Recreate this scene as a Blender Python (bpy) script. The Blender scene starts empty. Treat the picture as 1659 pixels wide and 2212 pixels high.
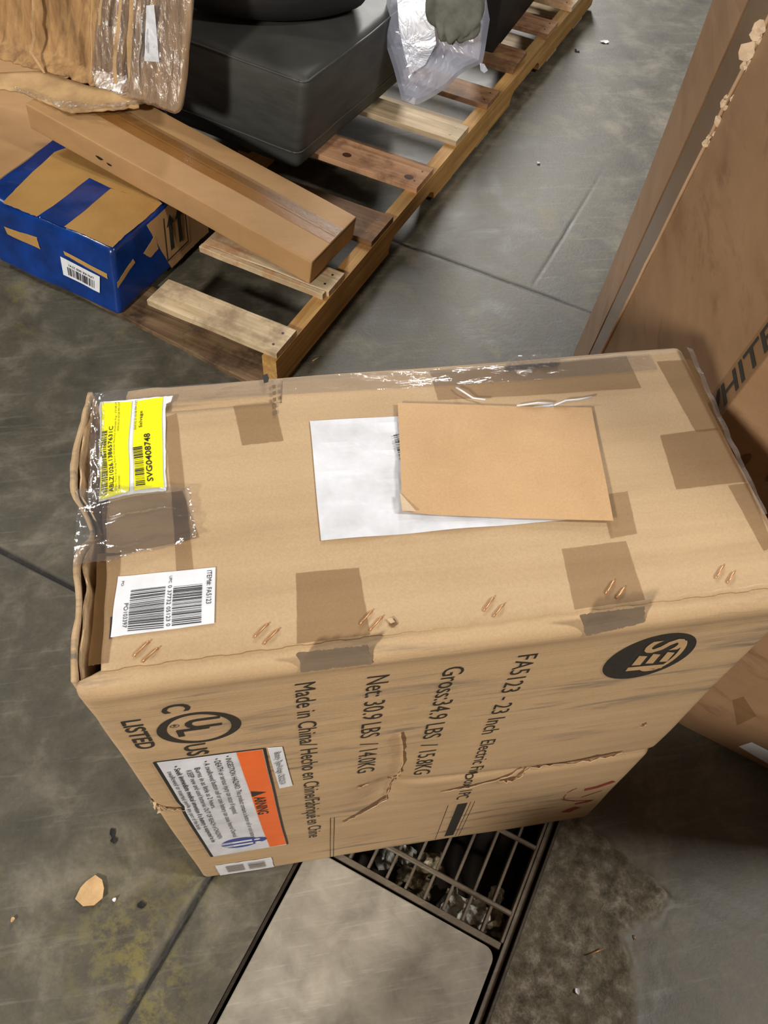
import bpy, bmesh, math, random
from mathutils import Vector, Matrix, noise
random.seed(7)
S = bpy.context.scene
COL = S.collection
R = math.radians

# ------------------------------------------------------------------ camera
CAM = Vector((0.1792, -0.2836, 1.4315))
AX = Vector((0.9859, -0.1586, 0.0524)).normalized()
AZ = Vector((-0.1329, -0.5548, 0.8213)); AZ = (AZ - AX*AZ.dot(AX)).normalized()
AY = AZ.cross(AX)
FPX = 1730.0
cd = bpy.data.cameras.new('camera')
cd.sensor_fit = 'VERTICAL'; cd.sensor_height = 24.0; cd.lens = FPX/2212*24.0
cd.clip_start = 0.02; cd.clip_end = 60
co = bpy.data.objects.new('camera', cd); COL.objects.link(co)
mw = Matrix((AX, AY, AZ)).transposed().to_4x4(); mw.translation = CAM
co.matrix_world = mw
S.camera = co

# ------------------------------------------------------------------ world and light
W = bpy.data.worlds.new('world'); S.world = W; W.use_nodes = True
bg = W.node_tree.nodes['Background']; bg.inputs[0].default_value = (1.0, 0.93, 0.82, 1); bg.inputs[1].default_value = 0.04
def area(name, loc, target, sx, sy, power, col):
    l = bpy.data.lights.new(name, 'AREA'); l.shape = 'RECTANGLE'; l.size = sx; l.size_y = sy; l.energy = power; l.color = col
    o = bpy.data.objects.new(name, l); COL.objects.link(o); o.location = loc
    o.rotation_euler = (Vector(target)-Vector(loc)).to_track_quat('-Z', 'Y').to_euler()
    return o
area('ceiling_lamp_key', (-2.85, -2.75, 3.15), (0.3, 0.3, 0.4), 0.40, 0.5, 205, (1.0, 0.94, 0.85))
area('ceiling_lamp_aisle', (2.2, 6.6, 3.3), (1.5, 2.6, 0), 0.7, 2.4, 270, (1.0, 0.97, 0.93))
area('ceiling_lamp_left', (-3.0, 2.7, 3.6), (0.3, 1.2, 0), 0.4, 0.6, 50, (1.0, 0.95, 0.88))
area('fill_light_side', (2.7, -0.75, 3.4), (0.9, -0.4, 0), 0.3, 0.8, 80, (1.0, 0.95, 0.88))  # added fill that brightens the right foreground, no lamp known there
S.view_settings.view_transform = 'Standard'; S.view_settings.look = 'None'
S.view_settings.gamma = 1; S.view_settings.use_curve_mapping = False
S.view_settings.exposure = 0.28

# ------------------------------------------------------------------ helpers
def pt(px, py, z):
    """placement from image pixels: point at height z on the line of sight of a photo pixel"""
    d = AX*(px-829.5) - AY*(py-1106.0) - AZ*FPX
    return CAM + d*((z-CAM.z)/d.z)
def lin(c):
    return tuple(((v/255.0)/12.92 if v/255.0 <= 0.04045 else ((v/255.0+0.055)/1.055)**2.4) for v in c)+(1.0,)
def tag(o, label=None, cat=None, group=None, kind=None):
    if label: o['label'] = label
    if cat: o['category'] = cat
    if group: o['group'] = group
    if kind: o['kind'] = kind
    return o
def link(name, me, mat=None, parent=None):
    o = bpy.data.objects.new(name, me); COL.objects.link(o)
    if mat and not me.materials: me.materials.append(mat)
    if parent:
        o.parent = parent
        o.matrix_parent_inverse = Matrix.Translation(-parent.location) if parent.type == 'EMPTY' else Matrix.Identity(4)
    return o
def mesh(name, verts, faces, mat=None, parent=None, smooth=False):
    me = bpy.data.meshes.new(name); me.from_pydata([tuple(v) for v in verts], [], faces); me.update()
    if smooth: me.polygons.foreach_set('use_smooth', [True]*len(me.polygons))
    return link(name, me, mat, parent)
def empty(name, loc, label, cat, group=None):
    o = bpy.data.objects.new(name, None); COL.objects.link(o); o.location = loc; o.empty_display_size = .05
    return tag(o, label, cat, group)
def nz(p, f, seed=0):
    return noise.noise(Vector((p[0]*f+seed*7.3, p[1]*f+seed*3.1, p[2]*f-seed*5.7)))
def nzv(p, f, seed=0):
    return noise.noise_vector(Vector((p[0]*f+seed*7.3, p[1]*f+seed*3.1, p[2]*f-seed*5.7)))
def hexa(c, name, mat, parent=None, bevel=0.0, segs=2):
    """c: 4 bottom corners then 4 top corners (same turn)"""
    f = [(3,2,1,0),(4,5,6,7),(0,1,5,4),(1,2,6,5),(2,3,7,6),(3,0,4,7)]
    bm = bmesh.new(); vs = [bm.verts.new(v) for v in c]
    for q in f: bm.faces.new([vs[i] for i in q])
    bmesh.ops.recalc_face_normals(bm, faces=bm.faces)
    if bevel: bmesh.ops.bevel(bm, geom=list(bm.edges), offset=bevel, segments=segs, profile=.6, affect='EDGES')
    me = bpy.data.meshes.new(name); bm.to_mesh(me); bm.free()
    return link(name, me, mat, parent)
def axes(L, r, n):
    e = [0, r*.12, r*.35, r*.65, r]
    m = [r + (L-2*r)*i/n for i in range(1, n)]
    return e + m + [L-v for v in reversed(e)]
def round_block(name, L, r, n, fmap, mat, parent=None):
    """welded rounded block, lower corner at 0, each vertex sent through fmap"""
    X = axes(L[0], r, n[0]); Y = axes(L[1], r, n[1]); Z = axes(L[2], r, n[2])
    nx, ny, nzz = len(X)-1, len(Y)-1, len(Z)-1
    idx = {}; vs = []; fs = []
    def V(i, j, k):
        key = (i, j, k)
        if key not in idx:
            p = Vector((X[i], Y[j], Z[k]))
            q = Vector((min(max(p.x, r), L[0]-r), min(max(p.y, r), L[1]-r), min(max(p.z, r), L[2]-r)))
            d = p-q
            if d.length > 1e-9: p = q + d.normalized()*r
            idx[key] = len(vs); vs.append(fmap(p))
        return idx[key]
    for i in range(nx):
        for j in range(ny):
            fs.append((V(i,j,0),V(i,j+1,0),V(i+1,j+1,0),V(i+1,j,0)))
            fs.append((V(i,j,nzz),V(i+1,j,nzz),V(i+1,j+1,nzz),V(i,j+1,nzz)))
    for i in range(nx):
        for k in range(nzz):
            fs.append((V(i,0,k),V(i+1,0,k),V(i+1,0,k+1),V(i,0,k+1)))
            fs.append((V(i,ny,k),V(i,ny,k+1),V(i+1,ny,k+1),V(i+1,ny,k)))
    for j in range(ny):
        for k in range(nzz):
            fs.append((V(0,j,k),V(0,j,k+1),V(0,j+1,k+1),V(0,j+1,k)))
            fs.append((V(nx,j,k),V(nx,j+1,k),V(nx,j+1,k+1),V(nx,j,k+1)))
    return mesh(name, vs, fs, mat, parent, smooth=True)
def bil(q, u, v):
    a, b, c, d = q
    return ((a[0]*(1-u)+b[0]*u)*(1-v)+(d[0]*(1-u)+c[0]*u)*v, (a[1]*(1-u)+b[1]*u)*(1-v)+(d[1]*(1-u)+c[1]*u)*v)
def sheet(name, q, M, e, mat, parent, n=(12, 12), rag=0.0, thick=0.0004, lift=None):
    """thin sticker or tape over quad q of surface coordinates, laid on surface map M at offset e"""
    vs = []; fs = []; nx, ny = n
    for lay in (0, 1):
        for j in range(ny+1):
            for i in range(nx+1):
                u, v = i/nx, j/ny
                a, b = bil(q, u, v)
                if rag and (i in (0, nx) or j in (0, ny)):
                    a += random.uniform(-rag, rag); b += random.uniform(-rag, rag)
                ee = e + (lift(u, v) if lift else 0)
                vs.append(M(a, b, ee + (0 if lay == 0 else -thick)))
    N = (nx+1)*(ny+1)
    for j in range(ny):
        for i in range(nx):
            a = j*(nx+1)+i
            fs.append((a, a+1, a+nx+2, a+nx+1)); fs.append((N+a, N+a+nx+1, N+a+nx+2, N+a+1))
    rim = [i for i in range(nx+1)] + [(j+1)*(nx+1)-1 for j in range(1, ny+1)] + [ny*(nx+1)+i for i in range(nx-1, -1, -1)] + [j*(nx+1) for j in range(ny-1, 0, -1)]
    for k in range(len(rim)):
        a, b = rim[k], rim[(k+1) % len(rim)]
        fs.append((a, N+a, N+b, b))
    return mesh(name, vs, fs, mat, parent, smooth=False)
def tube(pts, r, n=8, name='tube', mat=None, parent=None):
    vs = []; fs = []
    for k, p in enumerate(pts):
        p = Vector(p); t = (Vector(pts[min(k+1, len(pts)-1)])-Vector(pts[max(k-1, 0)])).normalized()
        a = t.orthogonal().normalized() if k == 0 else (a - t*a.dot(t)).normalized()
        b = t.cross(a)
        for i in range(n):
            w = 2*math.pi*i/n; vs.append(p + a*math.cos(w)*r + b*math.sin(w)*r)
    for k in range(len(pts)-1):
        for i in range(n):
            j = (i+1) % n; fs.append((k*n+i, k*n+j, (k+1)*n+j, (k+1)*n+i))
    fs.append(tuple(range(n-1, -1, -1))); fs.append(tuple((len(pts)-1)*n+i for i in range(n)))
    return mesh(name, vs, fs, mat, parent, smooth=True)
_tc = {}
def text_geo(s, bold=0.0):
    key = (s, bold)
    if key in _tc: return _tc[key]
    c = bpy.data.curves.new('t', 'FONT'); c.body = s; c.size = 1; c.offset = bold; c.resolution_u = 3; c.fill_mode = 'FRONT'
    o = bpy.data.objects.new('t', c); COL.objects.link(o)
    dg = bpy.context.evaluated_depsgraph_get(); dg.update()
    me = bpy.data.meshes.new_from_object(o.evaluated_get(dg))
    bm = bmesh.new(); bm.from_mesh(me)
    bmesh.ops.triangulate(bm, faces=bm.faces)
    vs = [v.co.copy() for v in bm.verts]; bm.verts.index_update()
    fs = [tuple(v.index for v in f.verts) for f in bm.faces]
    bm.free(); bpy.data.objects.remove(o); bpy.data.curves.remove(c); bpy.data.meshes.remove(me)
    _tc[key] = (vs, fs); return vs, fs
def lettering(name, s, x0, x1, y0, y1, TM, mat, parent, bold=0.0, slant=0.0):
    """text s filling the box x0..x1 (reading direction), baseline y0, capital top y1, placed by TM(X, Y)"""
    vs, fs = text_geo(s, bold)
    if not vs: return None
    ax = min(v.x for v in vs); bx = max(v.x for v in vs)
    cap = 0.70
    out = []
    for v in vs:
        Y = y0 + v.y/cap*(y1-y0)
        X = x0 + (v.x-ax)/(bx-ax)*(x1-x0) + slant*(Y-y0)
        out.append(TM(X, Y))
    return mesh(name, out, fs, mat, parent)
def bars(name, x0, x1, y0, y1, TM, mat, parent, n=42, seed=1, fill=.5):
    rnd = random.Random(seed); ws = [rnd.choice((1, 1, 2, 3)) for _ in range(n*2)]
    tot = sum(ws); vs = []; fs = []; x = x0
    for k, w in enumerate(ws):
        d = (x1-x0)*w/tot
        if k % 2 == 0:
            b = len(vs); vs += [TM(x, y0), TM(x+d, y0), TM(x+d, y1), TM(x, y1)]; fs.append((b, b+1, b+2, b+3))
        x += d
    return mesh(name, vs, fs, mat, parent)
def poly(name, pts, TM, mat, parent):
    return mesh(name, [TM(*p) for p in pts], [tuple(range(len(pts)))], mat, parent)
def ring(name, cx, cy, rx, ry, w, TM, mat, parent, n=64, fillit=False, wy=None):
    vs = []; fs = []; wy = wy if wy is not None else w
    for i in range(n):
        a = 2*math.pi*i/n; c, s = math.cos(a), math.sin(a)
        vs.append(TM(cx+rx*c, cy+ry*s)); vs.append(TM(cx+(rx-w)*c, cy+(ry-wy)*s) if not fillit else TM(cx, cy))
    for i in range(n):
        j = (i+1) % n; fs.append((2*i, 2*j, 2*j+1, 2*i+1))
    return mesh(name, vs, fs, mat, parent)

# ------------------------------------------------------------------ materials
class NM:
    def __init__(s, name):
        s.m = bpy.data.materials.new(name); s.m.use_nodes = True; s.t = s.m.node_tree; s.N = s.t.nodes; s.L = s.t.links
        s.b = s.N['Principled BSDF']
        s.co = s.N.new('ShaderNodeTexCoord').outputs['Object']
    def map(s, scale=(1,1,1), rot=(0,0,0), loc=(0,0,0)):
        n = s.N.new('ShaderNodeMapping'); n.inputs['Scale'].default_value = scale; n.inputs['Rotation'].default_value = rot; n.inputs['Location'].default_value = loc
        s.L.new(s.co, n.inputs['Vector']); return n.outputs[0]
    def noise(s, vec, scale, detail=4, rough=.6, dist=0):
        n = s.N.new('ShaderNodeTexNoise'); n.inputs['Scale'].default_value = scale; n.inputs['Detail'].default_value = detail
        n.inputs['Roughness'].default_value = rough; n.inputs['Distortion'].default_value = dist
        s.L.new(vec, n.inputs['Vector']); return n.outputs['Fac']
    def ramp(s, fac, stops):
        n = s.N.new('ShaderNodeValToRGB'); cr = n.color_ramp
        while len(cr.elements) < len(stops): cr.elements.new(.5)
        for e, (p, c) in zip(cr.elements, stops):
            e.position = p; e.color = c if len(c) == 4 else lin(c)
        s.L.new(fac, n.inputs[0]); return n.outputs[0]
    def mix(s, fac, a, b, mode='MIX'):
        n = s.N.new('ShaderNodeMix'); n.data_type = 'RGBA'; n.blend_type = mode
        for sock, v in ((n.inputs[0], fac), (n.inputs[6], a), (n.inputs[7], b)):
            if isinstance(v, (int, float)): sock.default_value = v
            elif isinstance(v, tuple): sock.default_value = v if len(v) == 4 else lin(v)
            else: s.L.new(v, sock)
        return n.outputs[2]
    def bump(s, h, strength=.3, dist=.002, prev=None):
        n = s.N.new('ShaderNodeBump'); n.inputs['Strength'].default_value = strength; n.inputs['Distance'].default_value = dist
        s.L.new(h, n.inputs['Height'])
        if prev is not None: s.L.new(prev, n.inputs['Normal'])
        return n.outputs[0]
    def set(s, **k):
        for a, v in k.items():
            sock = s.b.inputs[a.replace('_', ' ')]
            if isinstance(v, (int, float)): sock.default_value = v
            elif isinstance(v, tuple): sock.default_value = v if len(v) == 4 else lin(v)
            else: s.L.new(v, sock)
        return s.m
BW = lambda v: (v, v, v, 1.0)

def cardboard(name, base, dark, stripe=(2, 30, 30), rough=.72, scuff=None, scuffmap=(3, 60, 60), bumpk=.25, gloss=0.0, flute=None):
    m = NM(name)
    n1 = m.noise(m.map(stripe), 1.6, 6, .6)
    n2 = m.noise(m.co, 5.5, 4, .6)
    fine = m.noise(m.co, 420, 2, .7)
    c = m.ramp(n1, [(.25, dark), (.62, base)])
    c = m.mix(m.ramp(n2, [(.38, BW(0)), (.72, BW(.45))]), c, tuple(min(255, int(v*1.07)) for v in base))
    c = m.mix(.10, c, m.ramp(fine, [(.3, BW(.12)), (.7, BW(.75))]), 'OVERLAY')
    if scuff:
        sn = m.noise(m.map(scuffmap), 1.0, 5, .65, .4); sm = m.noise(m.co, 4.2, 2, .5)
        f = m.mix(1.0, m.ramp(sn, [(.52, BW(0)), (.66, BW(.85))]), m.ramp(sm, [(.42, BW(0)), (.62, BW(1))]), 'MULTIPLY')
        c = m.mix(f, c, scuff)
    nb = m.bump(n1, bumpk, .0012)
    nb = m.bump(m.noise(m.co, 25, 4, .6), bumpk*.8, .0015, nb)
    if flute:
        w = m.N.new('ShaderNodeTexWave'); w.inputs['Scale'].default_value = flute[0]; w.bands_direction = flute[1]
        m.L.new(m.co, w.inputs['Vector']); nb = m.bump(w.outputs['Fac'], .07, .0006, nb)
    return m.set(Base_Color=c, Roughness=rough, Normal=nb, Coat_Weight=gloss, Coat_Roughness=.25)
def plain(name, col, rough=.5, metal=0.0, coat=0.0, var=.12, nscale=30, bump=.1):
    m = NM(name)
    n = m.noise(m.co, nscale, 4, .6)
    d = tuple(int(v*(1-var)) for v in col)
    c = m.ramp(n, [(.3, d), (.7, col)])
    return m.set(Base_Color=c, Roughness=rough, Metallic=metal, Coat_Weight=coat, Normal=m.bump(n, bump, .0008))
def wood(name, light, dark, seed, axis='X', stain=None):
    m = NM(name)
    sc = (1.5, 40, 40) if axis == 'X' else (40, 1.5, 40)
    g = m.noise(m.map(sc, loc=(seed*1.7, seed*.3, seed)), 1.6, 7, .62, .6)
    b = m.noise(m.map((1,1,1), loc=(seed, seed, 0)), 7, 4, .6)
    c = m.ramp(g, [(.28, dark), (.5, tuple((a+b_)//2 for a, b_ in zip(light, dark))), (.68, light)])
    c = m.mix(m.ramp(b, [(.4, BW(0)), (.75, BW(.45))]), c, tuple(int(v*.72) for v in dark))
    if stain:
        st = m.noise(m.map((1,1,1), loc=(seed*2, 0, 3)), 9, 4, .7)
        c = m.mix(m.ramp(st, [(.48, BW(0)), (.62, BW(.75))]), c, stain)
    return m.set(Base_Color=c, Roughness=.75, Normal=m.bump(g, .5, .0015))
def film(name, tint=(235, 235, 240), haze=.06, rough=.12, bump=.8, nscale=60, gl=1.0, stretch=(1,1,1), cap=.16):
    m = NM(name)
    N, L = m.N, m.L
    tr = N.new('ShaderNodeBsdfTransparent'); tr.inputs[0].default_value = (.97, .97, .97, 1)
    g = N.new('ShaderNodeBsdfGlossy'); g.inputs['Roughness'].default_value = rough; g.inputs[0].default_value = (1, 1, 1, 1)
    d = N.new('ShaderNodeBsdfDiffuse'); d.inputs[0].default_value = lin(tint)
    bn = m.bump(m.noise(m.map(stretch), nscale, 5, .6, .8), bump, .004)
    L.new(bn, g.inputs['Normal'])
    fr = N.new('ShaderNodeFresnel'); fr.inputs['IOR'].default_value = 1.5; L.new(bn, fr.inputs['Normal'])
    k0 = N.new('ShaderNodeMath'); k0.operation = 'MULTIPLY'; L.new(fr.outputs[0], k0.inputs[0]); k0.inputs[1].default_value = gl
    k = N.new('ShaderNodeMath'); k.operation = 'MINIMUM'; L.new(k0.outputs[0], k.inputs[0]); k.inputs[1].default_value = cap
    a = N.new('ShaderNodeMixShader'); a.inputs[0].default_value = haze; L.new(tr.outputs[0], a.inputs[1]); L.new(d.outputs[0], a.inputs[2])
    b = N.new('ShaderNodeMixShader'); L.new(k.outputs[0], b.inputs[0]); L.new(a.outputs[0], b.inputs[1]); L.new(g.outputs[0], b.inputs[2])
    L.new(b.outputs[0], N['Material Output'].inputs['Surface'])
    return m.m
def tape(name, col, alpha=.4, rough=.22):
    m = NM(name)
    N, L = m.N, m.L
    n = m.noise(m.map((1, 1, 1)), 40, 4, .6)
    tr = N.new('ShaderNodeBsdfTransparent'); tr.inputs[0].default_value = (1, 1, 1, 1)
    m.set(Base_Color=m.ramp(n, [(.3, tuple(int(v*.94) for v in col)), (.7, col)]), Roughness=rough, Normal=m.bump(n, .25, .001))
    a = N.new('ShaderNodeMixShader'); a.inputs[0].default_value = alpha
    L.new(tr.outputs[0], a.inputs[1]); L.new(m.b.outputs[0], a.inputs[2]); L.new(a.outputs[0], N['Material Output'].inputs['Surface'])
    return m.m

M_card = cardboard('carton_brown', (183, 155, 119), (162, 134, 99), (1.2, 26, 26), scuff=(100, 94, 86), scuffmap=(5, 60, 44), flute=(55, 'Z'))
M_cardtop = cardboard('carton_lid_brown', (182, 155, 120), (168, 140, 105), (1.0, 22, 22), bumpk=.15, gloss=.08)
M_cardraw = cardboard('torn_cardboard', (206, 178, 140), (150, 118, 84), (30, 30, 30), bumpk=.9)
M_cardin = cardboard('shaded_card_edge', (120, 88, 58), (82, 58, 38), (30, 30, 10))
M_kraft = cardboard('kraft_label_paper', (192, 156, 113), (178, 142, 99), (5, 5, 5), rough=.6, bumpk=.06)
M_long = cardboard('flat_carton_brown', (182, 143, 98), (166, 128, 85), (2, 8, 8), bumpk=.1)
M_tall = cardboard('tall_carton_brown', (150, 118, 88), (132, 101, 70), (3, 3, 9), rough=.5, scuff=(120, 88, 62), scuffmap=(7, 7, 22), gloss=.1)
M_tall2 = cardboard('tall_carton_edge', (176, 146, 116), (158, 128, 98), (3, 3, 9), rough=.6)
M_torn = cardboard('torn_facing_paper', (204, 180, 152), (182, 156, 126), (9, 9, 9), rough=.7)
M_blueb = cardboard('blue_box_card', (178, 138, 78), (150, 110, 54), (3, 3, 3), gloss=.25)
M_crush = cardboard('crushed_carton', (184, 144, 94), (92, 62, 36), (24, 24, 1.0), bumpk=1.0)
M_flap = cardboard('torn_flap_card', (196, 162, 116), (140, 106, 70), (10, 10, 10), bumpk=.6)
M_ink = plain('black_print', (48, 44, 38), .65, var=.25, nscale=200)
M_inkb = plain('label_black', (34, 34, 36), .5, var=.1)
M_inkfaint = plain('faint_print', (112, 92, 66), .7)
M_logohole = plain('unprinted_card', (190, 156, 114), .7)
M_white = plain('white_label', (226, 229, 236), .45, var=.05, nscale=40)
M_whitec = plain('white_label_creased', (226, 228, 236), .4, var=.14, nscale=22, bump=1.2)
M_yellow = plain('yellow_label', (255, 248, 0), .5, var=.02)
M_orange = plain('orange_print', (240, 108, 38), .45, var=.06)
M_bluep = plain('blue_print', (58, 74, 150), .45, var=.05)
M_red = plain('red_crayon', (158, 62, 44), .7, var=.25, nscale=120)
M_copper = plain('copper_staple', (214, 160, 112), .35, metal=.55, var=.15)
M_tape = tape('brown_packing_tape', (140, 106, 68), .21)
M_tape2 = tape('light_packing_tape', (150, 118, 82), .20)
M_tapegrey = tape('grey_filament_tape', (140, 124, 106), .75, .35)
M_film = film('clear_tape_film', haze=.03, nscale=30, bump=.35, stretch=(1, 2, 1), gl=.35, rough=.1)
M_wrap = film('stretch_wrap', haze=.08, nscale=30, bump=1.0, stretch=(2.5, 2.5, .6), gl=3.5, rough=.2, cap=.5)
M_lidfilm = film('lid_clear_film', haze=.03, nscale=16, bump=.6, stretch=(2, 2, 1), gl=2.2, rough=.12, cap=.16)
M_poly = film('milky_poly_bag', tint=(196, 202, 222), haze=.46, rough=.2, nscale=12, bump=.6, gl=1, cap=.10)
M_bluetape = plain('blue_tape', (8, 58, 140), .28, coat=.3, var=.3, nscale=16, bump=.6)
M_bluetape2 = plain('blue_tape_light', (40, 78, 150), .3, coat=.3, var=.25, nscale=60, bump=.6)
def leather(name, col):
    m = NM(name)
    n = m.noise(m.co, 260, 3, .6); w = m.noise(m.map((2,2,6)), 4, 3, .5)
    nb = m.bump(w, .5, .006); nb = m.bump(n, .12, .0006, nb)
    return m.set(Base_Color=m.ramp(w, [(.3, tuple(int(v*.8) for v in col)), (.7, col)]), Roughness=.56, Normal=nb)
M_leather = leather('charcoal_leather', (70, 70, 67))
M_leather2 = leather('black_upholstery', (26, 26, 28))
M_thread = plain('grey_piping', (80, 80, 78), .5)
M_fabric = plain('grey_green_fabric', (112, 114, 104), .8, var=.3, nscale=18, bump=1.0)
M_stringer = wood('stringer_pine', (206, 166, 100), (158, 112, 58), 3)
M_boards = [wood('deck_board_weathered', (228, 208, 172), (178, 152, 116), 1, stain=(140, 118, 92)),
            wood('deck_board_split', (230, 212, 178), (182, 156, 118), 2, stain=(176, 120, 76)),
            wood('deck_board_brown', (150, 112, 72), (104, 70, 40), 5, stain=(72, 46, 26)),
            wood('deck_board_pink', (208, 164, 126), (164, 118, 84), 4, stain=(120, 84, 60)),
            wood('deck_board_grey', (206, 186, 152), (160, 138, 108), 6),
            wood('deck_board_tan', (164, 124, 84), (118, 82, 50), 7, stain=(84, 58, 38)),
            wood('deck_board_stained', (150, 124, 92), (92, 66, 44), 8, stain=(52, 36, 24))]
M_knot = plain('wood_knot', (92, 58, 34), .6, var=.5, nscale=150, bump=.6)
M_nail = plain('nail_head', (70, 58, 50), .5, metal=.5)

def concrete(name):
    m = NM(name)
    big = m.noise(m.co, 1.6, 5, .6, .6); mid = m.noise(m.co, 9, 6, .65, .3); fine = m.noise(m.co, 120, 5, .7)
    scr = m.noise(m.map((2, 26, 1), rot=(0, 0, R(-30))), 2.4, 6, .65, .3)
    c = m.ramp(mid, [(.30, (56, 52, 42)), (.5, (82, 77, 64)), (.70, (124, 117, 102))])
    c = m.mix(m.ramp(big, [(.35, BW(0)), (.65, BW(.5))]), c, (84, 82, 74))
    c = m.mix(m.ramp(scr, [(.56, BW(0)), (.74, BW(.35))]), c, (140, 134, 120))
    ol = m.noise(m.map((1,1,1), loc=(3.3, 1.2, 0)), 6.5, 5, .7, .5)
    c = m.mix(m.ramp(ol, [(.60, BW(0)), (.70, BW(.55))]), c, (112, 104, 58))
    c = m.mix(.22, c, m.ramp(fine, [(.3, BW(.2)), (.7, BW(.8))]), 'OVERLAY')
    def attr(n):
        a = m.N.new('ShaderNodeAttribute'); a.attribute_name = n; return a.outputs['Fac']
    sa = m.mix(1.0, attr('stain'), m.ramp(m.noise(m.co, 26, 7, .78, 0), [(.46, BW(0)), (.58, BW(1))]), 'MULTIPLY')
    c = m.mix(sa, c, (118, 110, 66))
    rgh = m.noise(m.co, 46, 9, .74, 0); lo = m.noise(m.co, 9, 5, .65)
    mc = m.ramp(rgh, [(.36, (84, 78, 65)), (.52, (140, 133, 116)), (.64, (186, 179, 162))])
    mc = m.mix(m.ramp(lo, [(.4, BW(0)), (.7, BW(.5))]), mc, (112, 106, 80))
    c = m.mix(m.mix(1.0, attr('dirt'), m.ramp(m.noise(m.co, 60, 4, .6), [(.25, BW(.5)), (.5, BW(1))]), 'MULTIPLY'), c, (34, 30, 25))
    mo = attr('mortar')
    c = m.mix(mo, c, mc)
    nb = m.bump(mid, .25, .004); nb = m.bump(fine, .35, .0012, nb)
    nb2 = m.N.new('ShaderNodeBump'); nb2.inputs['Distance'].default_value = .013; m.L.new(mo, nb2.inputs['Strength']); m.L.new(rgh, nb2.inputs['Height']); m.L.new(nb, nb2.inputs['Normal'])
    r = m.ramp(mid, [(.3, BW(.46)), (.7, BW(.60))]); r = m.mix(mo, r, BW(.85))
    return m.set(Base_Color=c, Roughness=r, Normal=nb2.outputs[0])
M_conc = concrete('warehouse_concrete')
def steel(name, a, b, metal, rough):
    m = NM(name)
    n = m.noise(m.co, 14, 7, .65, .4); f = m.noise(m.map((4, 60, 1), rot=(0,0,R(-54))), 3, 5, .6)
    c = m.ramp(n, [(.3, a), (.7, b)])
    c = m.mix(m.ramp(f, [(.55, BW(0)), (.75, BW(.3))]), c, tuple(min(255, v+40) for v in b))
    return m.set(Base_Color=c, Metallic=metal, Roughness=rough, Normal=m.bump(n, .3, .002))
M_plate = steel('worn_steel_plate', (120, 114, 104), (164, 158, 144), 0.0, .45)
M_grate = steel('rusty_grate', (84, 74, 62), (124, 114, 100), .3, .38)
M_frame = steel('channel_steel', (52, 46, 40), (88, 80, 70), .6, .35)
M_pit = plain('pit_dirt', (46, 34, 22), .9, var=.5, nscale=25, bump=1.5)
M_lump = plain('wet_debris', (158, 146, 118), .3, var=.6, nscale=60, bump=1.5)
M_lumpw = plain('pale_wet_debris', (228, 226, 214), .25, var=.5, nscale=70, bump=1.5)
M_tar = plain('black_tar', (22, 21, 20), .5)

# ================================================================== SETTING: floor with a drain trench
A = Vector((math.cos(R(54)), math.sin(R(54)), 0)); B = Vector((A.y, -A.x, 0)); O = Vector((.453, -.176, 0))
def st(s, t, z=0.0): return O + A*s + B*t + Vector((0, 0, z))
TL, TR, S0, S1 = -.350, .026, -1.2, .33            # trench: left, right, near, far
def lines(lo, hi, step, extra, fine=None):
    v = set(); x = lo
    while x < hi: v.add(round(x, 4)); x += step
    v.add(hi)
    for e in extra: v.add(round(e, 4))
    if fine:
        x = fine[0]
        while x < fine[1]: v.add(round(x, 4)); x += fine[2]
    return sorted(v)
def jl(c, w=.004): return [c-w*5, c-w*2.2, c-w, c+w, c+w*2.2, c+w*5]
Sx = lines(-2.4, 7.0, .22, [S0, S1]+jl(.205)+jl(1.52, .003), (-.42, .28, .0075))
Tx = lines(-4.2, 4.0, .22, [TL, TR, -.39, -.50, -.49, -.43, -.44]+jl(-.523, .0025)+jl(-.462), (.03, .27, .0075))
MEDGE = [(-2.0, .22), (0, .217), (.05, .212), (.09, .186), (.113, .170), (.14, .185), (.17, .210), (.208, .218), (.228, .17), (.245, .09), (.26, .03), (9, .03)]
def medge(s):
    for (a, b), (c, d) in zip(MEDGE, MEDGE[1:]):
        if a <= s <= c: return b+(d-b)*(s-a)/(c-a) + .012*noise.noise(Vector((s*22, 1.7, 0)))
    return .03
def fz(s, t):
    p = Vector((s, t, 0)); z = noise.noise(p*1.3)*.0015
    if .205-.006 < s < .205+.006 and t < -.62: z -= .006
    if 1.515 < s < 1.525: z -= .0014
    if -.527 < t < -.519 and 1.56 < s < 1.86: z -= .0015
    if -.4665 < t < -.4575 and s < -.02: z -= .010
    if -.50 < t < -.43 and s < -.05: z += .004*noise.noise(p*38)
    if .03 < t < .62 and -1.2 < s < .40:             # spalled mortar beside the drain
        edge = medge(s)
        k = max(0.0, min(1.0, (edge+.012-t)/.03)) * max(0.0, min(1.0, (t-.03)/.03))
        rim = math.exp(-((t-edge+.008)/.013)**2)
        ridge = math.exp(-((t-.105-.02*math.sin(s*30))/.016)**2)*max(0.0, min(1.0, (.24-s)/.05))
        z += k*(.004*noise.noise(p*12)+.006*noise.noise(p*30)+.004*noise.noise(p*52)+.003) + rim*(.006+.009*noise.noise(p*30)) + ridge*k*(.006+.006*noise.noise(p*40))
        z += .0009*noise.noise(p*60)
    if TL-.001 < t < TR+.001 or abs(t-TL) < .05 or abs(t-TR) < .012: z = min(z, 0)*.2
    return z
def sm_(a, b, x):
    t = max(0.0, min(1.0, (x-a)/(b-a))); return t*t*(3-2*t)
def floor_z(P):
    d = P-O; return fz(d.dot(A), d.dot(B))
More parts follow.
